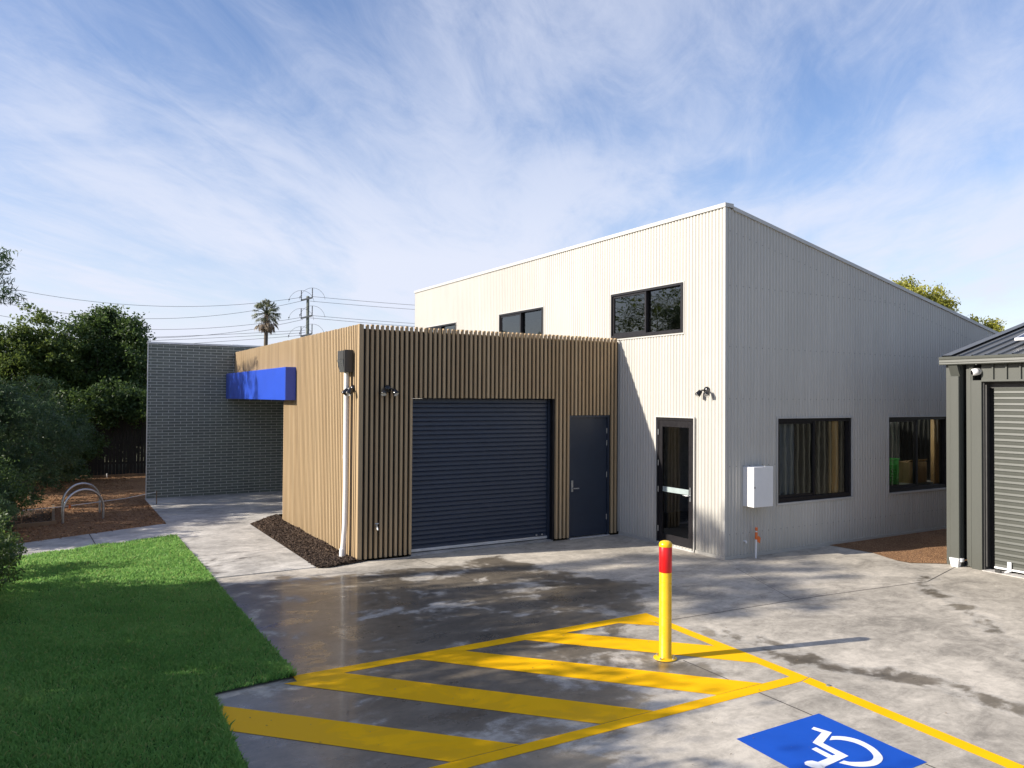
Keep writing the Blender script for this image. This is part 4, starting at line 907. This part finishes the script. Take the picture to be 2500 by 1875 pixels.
# ------------------------------------------------------------------ fence behind the mulch yard
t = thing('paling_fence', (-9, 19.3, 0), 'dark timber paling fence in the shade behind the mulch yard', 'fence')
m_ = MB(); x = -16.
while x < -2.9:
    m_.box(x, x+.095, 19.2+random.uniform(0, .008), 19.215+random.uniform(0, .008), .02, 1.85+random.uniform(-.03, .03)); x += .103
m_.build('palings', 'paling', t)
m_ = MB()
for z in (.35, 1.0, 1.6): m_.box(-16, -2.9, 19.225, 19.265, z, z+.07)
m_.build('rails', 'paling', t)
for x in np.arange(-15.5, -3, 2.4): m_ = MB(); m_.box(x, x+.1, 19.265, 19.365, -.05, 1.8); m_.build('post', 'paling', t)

# ------------------------------------------------------------------ trees
def np_obj(name, V, n, k, mat, parent):
    me = bpy.data.meshes.new(name); o_ = parent.location
    V = V-np.array([o_.x, o_.y, o_.z]); me.vertices.add(len(V)); me.vertices.foreach_set('co', V.ravel().astype(np.float32)); me.loops.add(n*k); me.loops.foreach_set('vertex_index', np.arange(n*k, dtype=np.int32))
    me.polygons.add(n); me.polygons.foreach_set('loop_start', np.arange(n, dtype=np.int32)*k); me.polygons.foreach_set('loop_total', np.full(n, k, np.int32))
    me.update(calc_edges=True); me.materials.append(MAT[mat]); o = bpy.data.objects.new(name, me); COL.objects.link(o); o.parent = parent; return o
def leaves(C, n_each, spread, L, Wd, rng, droop=0., flat_=.0, along=None):
    """C: (m,3) cluster centres; returns verts of diamond leaves"""
    m = len(C); N_ = m*n_each; c = np.repeat(C, n_each, 0)+rng.normal(0, 1, (N_, 3))*np.array([spread, spread, spread*.75])
    d = rng.normal(0, 1, (N_, 3)); d[:, 2] = d[:, 2]*(1-flat_)-droop
    if along is not None: d = d*.45+np.repeat(along, n_each, 0)
    d /= np.linalg.norm(d, axis=1, keepdims=True)+1e-9
    r_ = rng.normal(0, 1, (N_, 3)); s_ = np.cross(d, r_); s_ /= np.linalg.norm(s_, axis=1, keepdims=True)+1e-9
    l = L*rng.uniform(.6, 1.3, (N_, 1)); w = Wd*rng.uniform(.7, 1.2, (N_, 1))
    V = np.stack([c-d*l/2, c+s_*w/2, c+d*l/2, c-s_*w/2], 1).reshape(-1, 3); return V, N_
def tree(name, loc, lab, blobs, trunk_h, trunk_r, mat, n_cl, n_each, L, Wd, spread, seed, cat='tree', group=None, shell=.55, droop=0., limbs=10, flat_=0.):
    """blobs: list of (dx,dy,z,rx,ry,rz) crown masses"""
    rng = np.random.default_rng(seed); t = thing(name, loc, lab, cat, group); base = np.array([loc[0], loc[1], 0.])
    vol = np.array([b_[3]*b_[4]*b_[5] for b_ in blobs])**(2/3); vol = vol/vol.sum(); C = []
    for b_, v in zip(blobs, vol):
        n = max(3, int(n_cl*v)); q = rng.normal(0, 1, (n, 3)); q /= np.linalg.norm(q, axis=1, keepdims=True)
        # lumpy radius so the outline is uneven
        lump = 1+.16*np.sin(q[:, 0]*5+seed)+.14*np.sin(q[:, 2]*7+q[:, 1]*4+seed*2)
        r_ = (shell+(1-shell)*rng.random((n, 1))**.6)*lump[:, None]; r_[rng.random(n) < .25] *= .6
        C.append(base+np.array([b_[0], b_[1], b_[2]])+q*r_*np.array(b_[3:6]))
    C = np.concatenate(C); C = C[C[:, 2] > .1]
    V, N_ = leaves(C, n_each, spread, L, Wd, rng, droop, flat_); V[:, 2] = np.maximum(V[:, 2], .02)
    np_obj('crown', V, N_, 4, mat, t)
    m_ = MB(); top = max(b_[2] for b_ in blobs); P0 = Vector((loc[0], loc[1], -.05)); pts = [P0]
    for k in range(1, 6): f = k/5; pts.append(P0+Vector((rng.normal(0, .05)*top*.4, rng.normal(0, .05)*top*.4, f*top*.9)))
    m_.tube(pts, [trunk_r*(1-.8*i/5) for i in range(6)], 9)
    idx = rng.choice(len(C), min(limbs*2, len(C)), replace=False)
    for i in idx:
        c = Vector(C[i]); f = min(.9, max(.15, (c.z-.3)/max(top, .5)*.75)); s_ = P0+(pts[-1]-P0)*f; mid = (s_+c)/2+Vector((0, 0, .12*(c-s_).length))
        m_.tube([s_, mid, c], [trunk_r*.35, trunk_r*.2, .006], 5)
    m_.build('trunk', 'bark', t); return t
# behind the fence, seen in the photo
tree('broadleaf_tree', (-10.0, 21.3, 0), 'tree with olive sunlit top at the far left behind the fence', [(0, 0, 3.2, 1.5, 1.4, 1.5), (.1, 0, 4.7, .55, .6, .9), (-.7, 0, 4.0, .8, .9, .9), (.8, -.2, 4.1, .6, .7, .7), (0, -.3, 1.6, 1.7, 1.2, 1.3), (-1.6, 0, 2.4, 1.3, 1.2, 1.5)], 3, .16, 'leaf_mid', 900, 46, .12, .06, .12, 11, group='dark trees behind the fence')
tree('broadleaf_tree', (-8.0, 21.6, 0), 'tall rounded dark tree between the olive tree and the brick wall', [(0, -2.9, 2.3, 1.3, .7, .7), (0, 0, 4.5, 1.0, 1.0, 1.2), (-.1, 0, 3.2, 1.35, 1.3, 1.4), (.2, 0, 5.1, .5, .6, .6), (0, -.3, 1.7, 1.4, 1.2, 1.3)], 3, .17, 'leaf_dark', 900, 46, .12, .06, .12, 12, group='dark trees behind the fence')
tree('broadleaf_tree', (-7.0, 21.0, 0), 'shorter dark tree touching the left end of the brick wall', [(0, -2.3, 2.25, .7, .6, .65), (0, 0, 4.2, .75, .9, 1.0), (.05, 0, 3.0, 1.05, 1.1, 1.2), (-.1, 0, 4.8, .4, .5, .5), (.1, 0, 1.7, .9, 1.0, 1.1)], 3, .13, 'leaf_dark', 700, 46, .12, .06, .12, 13, group='dark trees behind the fence')
tree('broadleaf_tree', (-9.0, 24., 0), 'dark tree further back in the gap between the two nearer crowns', [(0, 0, 3.4, 2.2, 1.5, 1.5), (.2, 0, 1.8, 2.6, 1.2, 1.6)], 3, .16, 'leaf_dark', 720, 44, .13, .07, .14, 14, group='dark trees behind the fence')
tree('broadleaf_tree', (-12.8, 23, 0), 'dark tree at the very left edge behind the fence', [(0, 0, 3.4, 2.2, 1.5, 1.9), (.2, 0, 1.8, 2.6, 1.2, 1.6)], 3, .16, 'leaf_dark', 620, 44, .13, .07, .14, 15, group='dark trees behind the fence')
# feathery shrubs in the garden bed
tree('feathery_shrub', (-10.75, 10.3, 0), 'tall feathery blue green shrub in the garden bed', [(0, 0, 1.7, 1.3, 1.4, 1.05), (.1, .3, 2.4, .9, 1.0, .7), (.45, -.3, .8, 1.0, .95, .65), (-.8, -.8, 1.6, 1.2, 1.1, 1.2)], 1, .06, 'leaf_feather', 760, 60, .10, .026, .07, 21, 'shrub', droop=.15)
tree('feathery_shrub', (-9.75, 12.6, 0), 'feathery shrub further back beside the bike hoops', [(0, 0, 1.3, .95, 1.2, .95), (-.4, .5, 1.9, .9, 1., .7)], 1, .05, 'leaf_feather', 420, 56, .10, .026, .07, 22, 'shrub', droop=.15)
tree('dense_shrub', (-9.0, 17.6, 0), 'dense dark shrub in front of the fence behind the bike hoops', [(0, 0, 1.1, 1.0, .8, 1.0), (-1.3, 0, 1.5, 1.2, .8, 1.4)], 1, .05, 'leaf_dark', 520, 42, .10, .05, .12, 26, 'shrub')
tree('feathery_shrub', (-10.35, 15.5, 0), 'dark feathery shrub against the fence at left', [(0, 0, 1.6, 1.5, 1.3, 1.6), (.9, .6, 1.1, 1.1, 1.2, 1.0)], 1, .05, 'leaf_feather', 420, 56, .11, .03, .09, 23, 'shrub', droop=.1)
tree('low_shrub', (-10.6, 7.2, 0), 'low dark shrub at the left edge above the side path', [(0, 0, .6, .75, .8, .55)], 1, .03, 'leaf_feather', 200, 54, .08, .024, .06, 24, 'shrub', droop=.1)
tree('leafy_bush', (-10.35, 2.9, 0), 'small leafy bush overhanging the lawn at the left edge', [(0, 0, .45, .72, .9, .5), (.2, 1.4, .4, .45, .5, .4), (-.1, -1.2, .35, .5, .8, .4)], 1, .025, 'leaf_dark', 330, 44, .06, .026, .055, 25, 'bush')
tree('leafy_bush', (-10.75, 7.6, 0), 'dark leafy bush at the left edge between lawn and garden bed', [(0, 0, .9, .95, 1.0, .9), (.3, .9, .7, .8, .8, .7)], 1, .03, 'leaf_dark', 420, 46, .07, .03, .07, 27, 'bush')
# tall tree whose drooping branch tips enter the frame at upper left
tree('wattle_tree', (-12.7, 12.4, 0), 'tall wattle with drooping feathery tips at upper left', [(0, 0, 5.4, 2.0, 2.2, 1.4), (1.45, .2, 5.75, 1.15, 1.1, .5), (1.6, -.1, 4.95, 1.2, 1.2, .5), (-.9, 1.2, 5.2, 1.8, 1.9, 1.5)], 5, .17, 'leaf_feather', 560, 40, .16, .028, .10, 31, droop=.7, shell=.6)
# trees left of the frame: seen in the window reflections, and they throw the dappled shade
tree('tall_gum_tree', (-14.2, 17.5, 0), 'tall tree beyond the left edge mirrored in the upper window', [(0, 0, 5.5, 2.6, 2.6, 2.2), (.2, 0, 3.2, 2.2, 2.4, 1.8)], 5, .2, 'leaf_mid', 700, 26, .14, .05, .25, 32)
def shade_tree(x, y, h, r_, seed, lab, dens=1., bl=1.):
    if dens < .6: return tree('boundary_tree', (x, y, 0), lab, [(0, 0, h-1.5, r_, r_*1.1, 1.5)], h-1, .12, 'leaf_mid', int(170*dens), 80, .14, .06, .11, seed, shell=.3)
    return tree('hedge_tree', (x, y, 0), lab, [(0, 0, h*.34, r_, r_*1.15, h*.34), (.1, .2, h*.62, r_*.95, r_*1.1, h*.26), (-.1, -.2, h*.82, r_*.7, r_*.8, h*.2)], h*.5, .12, 'leaf_mid', int(520*dens), 28, .16, .075, .20, seed, shell=.25)
for i, (x, y, h, r_, de) in enumerate([(-14.5, -6.2, 4.5, 1.5, 1.2), (-14.2, -3.6, 4.5, 1.5, 1.2), (-14.4, -1.1, 4.7, 1.4, 1.1), (-14.2, 1.1, 5.0, 1.3, 1.0), (-14.4, 2.75, 4.9, .95, 1.), (-14.5, -9.0, 4.6, 1.6, 1.2), (-17.7, 2.55, 9.2, 1.0, .30), (-17.7, 3.75, 9.6, .85, .26), (-17.7, 4.75, 9.6, .45, .12)]):
    shade_tree(x, y, h, r_, 40+i, ['nearest', 'second', 'third', 'fourth', 'fifth', 'closest behind', 'tall rear', 'taller rear', 'tallest slender rear'][i]+' boundary tree left of the lawn outside the picture', de)
# yellow-green gum behind the white building
tree('gum_tree', (42.4, 24.2, 0), 'yellow green gum tree rising behind the sloping roof', [(0, 0, 9.6, 1.7, 1.7, 1.3), (2.1, -1.2, 9.1, 1.4, 1.3, 1.1), (-1.8, .7, 9.0, 1.2, 1.2, .9), (3.9, -2.2, 7.6, 1.0, .9, .9), (.5, 0, 7.0, 3.0, 2.2, 1.8), (5.6, -3.3, 7.4, .75, .7, .65)], 8, .3, 'leaf_gum', 900, 60, .24, .10, .24, 51, droop=.6, limbs=14)

# palm
def palm(loc, H_, R_, lab):
    t = thing('palm_tree', loc, lab, 'palm tree'); rng = np.random.default_rng(5); m_ = MB(); x, y, _ = loc
    m_.tube([(x, y, -.1), (x+.05, y, H_*.3), (x-.02, y, H_*.6), (x+.05, y, H_)], [.34, .27, .24, .22], 10); m_.build('trunk', 'bark', t)
    for nm, mat, n, e0, e1, rr in (('crown', 'leaf_palm', 60, -.75, 1.5, 1.), ('dead_fronds', 'leaf_dead', 40, -1.5, -.85, 1.45)):
        m_ = MB()
        for i in range(n):
            a = rng.uniform(0, 6.28); el = rng.uniform(e0, e1); d = Vector((math.cos(a)*math.cos(el), math.sin(a)*math.cos(el), math.sin(el))); L0 = R_*rr*rng.uniform(.55, .72)
            c = Vector((x+.05, y, H_)); p = c+d*L0; m_.tube([c, c+d*L0*.5+Vector((0, 0, .06)), p], [.035, .025, .015], 4, cap=False)
            s_ = d.cross(Vector((0, 0, 1))).normalized(); u_ = s_.cross(d)
            for k in range(15):                          # fan of drooping leaflets
                th = (k-7)/7*1.9; dd = (d*math.cos(th)+s_*math.sin(th)*.95+u_*.12).normalized(); Lf = R_*.42*rng.uniform(.75, 1.1)*(1-.25*abs(th)/1.9)
                q1 = p+dd*Lf*.6; q2 = q1+(dd*.35+Vector((0, 0, -.75))).normalized()*Lf*.5; w = s_.cross(dd); w = (dd.cross(Vector((0, 0, 1)))).normalized()*.045
                m_.add([p, q1-w, q2, q1+w], [(0, 1, 2, 3)])
        m_.build(nm, mat, t)
palm((12.65, 85.94, 0), 12.5, 1.85, 'tall fan palm standing beyond the roof line')

# utility pole and overhead cables
PX, PY = 10.43, 60.53
camv = Vector((PX-CAM.x, PY-CAM.y, 0)).normalized(); arm_dir = (Vector((10.74, 60.27, 0))-Vector((9.86, 60.79, 0))).normalized()
t = thing('power_pole', (PX, PY, 0), 'grey green power pole with cross arms and looped wires beyond the roof', 'power pole')
m_ = MB(); m_.tube([(PX, PY, -.2), (PX, PY, 6), (PX, PY, 11.55)], [.20, .165, .13], 12); m_.lathe((PX, PY, 11.5), [(.15, 0), (.16, .06), (.1, .14), (.001, .16)], 12); m_.build('pole', 'pole', t)
ARM = []
for z in (11.38, 9.76, 8.12):
    a = Vector((PX, PY, z))-arm_dir*.62+Vector((0, 0, -.16)); c = Vector((PX, PY, z))+arm_dir*.40+Vector((0, 0, .10)); d = (c-a)/2
    m_ = MB(); m_.obox((a+c)/2-camv*.18, d, d.cross(Vector((0, 0, 1))).normalized()*.06, Vector((0, 0, .075))); m_.build('cross_arm', 'gunmetal', t)
    ARM.append((a-camv*.18, c-camv*.18))
    for q, hh in ((a+arm_dir*.03, .90), (c, .88)):
        q = q-camv*.18; m_ = MB(); m_.tube([q, q+Vector((0, 0, hh))], .038, 8)
        for j in range(5): m_.lathe(q+Vector((0, 0, .1+.16*j)), [(.04, 0), (.07, .02), (.04, .05)], 8)
        m_.build('insulator', 'wire', t); m_ = MB()
        R2 = arm_dir
        for sgn, rr in ((1, 1.0), (-1, 1.0)):
            pts = [q+Vector((0, 0, hh))+R2*(sgn*rr*1.15*math.sin(w_))+Vector((0, 0, -1.15*(1-math.cos(w_)))) for w_ in np.linspace(0, math.pi*.47, 9)]; m_.tube(pts, .013, 4)
        m_.lathe(pts[-2], [(.001, -.07), (.06, -.03), (.06, .03), (.001, .07)], 8); m_.build('jumper_wire', 'wire', t)
rt = Vector((cr.x, cr.y, 0)).normalized()
def img(u, v, dep):                      # a distant point given as bearing (u), elevation (v) and distance, baked from the survey of the view
    f = 1892.44; p = CAM+(fw+cr*((u-1250)/f)-cu*((v-937.5)/f))*dep; return p
def cable(p, q, sag, lab, r_=.016):
    m_ = MB(); pts = [p+(q-p)*s_+Vector((0, 0, -sag*4*s_*(1-s_))) for s_ in np.linspace(0, 1, 25)]; m_.tube(pts, r_, 5); return tag(m_.build('overhead_cable', 'wire'), lab, 'cable', 'overhead power cables')
LFT = [((735, 726), (-250, 632), 2.05, 'highest cable running left from the power pole'), ((735, 735), (-250, 668), 2.5, 'second highest cable running left from the power pole'),
       ((735, 775), (-250, 715), 1.9, 'third highest cable running left from the power pole'), ((740, 780), (-250, 733), 2.3, 'fourth highest cable sagging left from the pole behind the palm'),
       ((745, 806), (-250, 830), .3, 'cable just above the brick wall at the upper edge of the lowest bundle'), ((745, 812), (-250, 842), .3, 'cable in the middle of the lowest bundle above the brick wall'), ((745, 818), (-250, 866), .3, 'lowest cable passing right over the brick wall capping')]
for (a, c, sg, lab) in LFT: cable(img(*a, 69.8), img(*c, 62), sg, lab)
RGT = [((763, 724), (1500, 764), 'top cable running right from the power pole'), ((757, 735), (1500, 773), 'second cable running right from the power pole'), ((758, 770), (1500, 806), 'third cable running right from the power pole'), ((756, 776), (1500, 816), 'lowest cable running right from the power pole')]
for a, c, lab in RGT: cable(img(*a, 69.8), img(*c, 85), .35, lab)
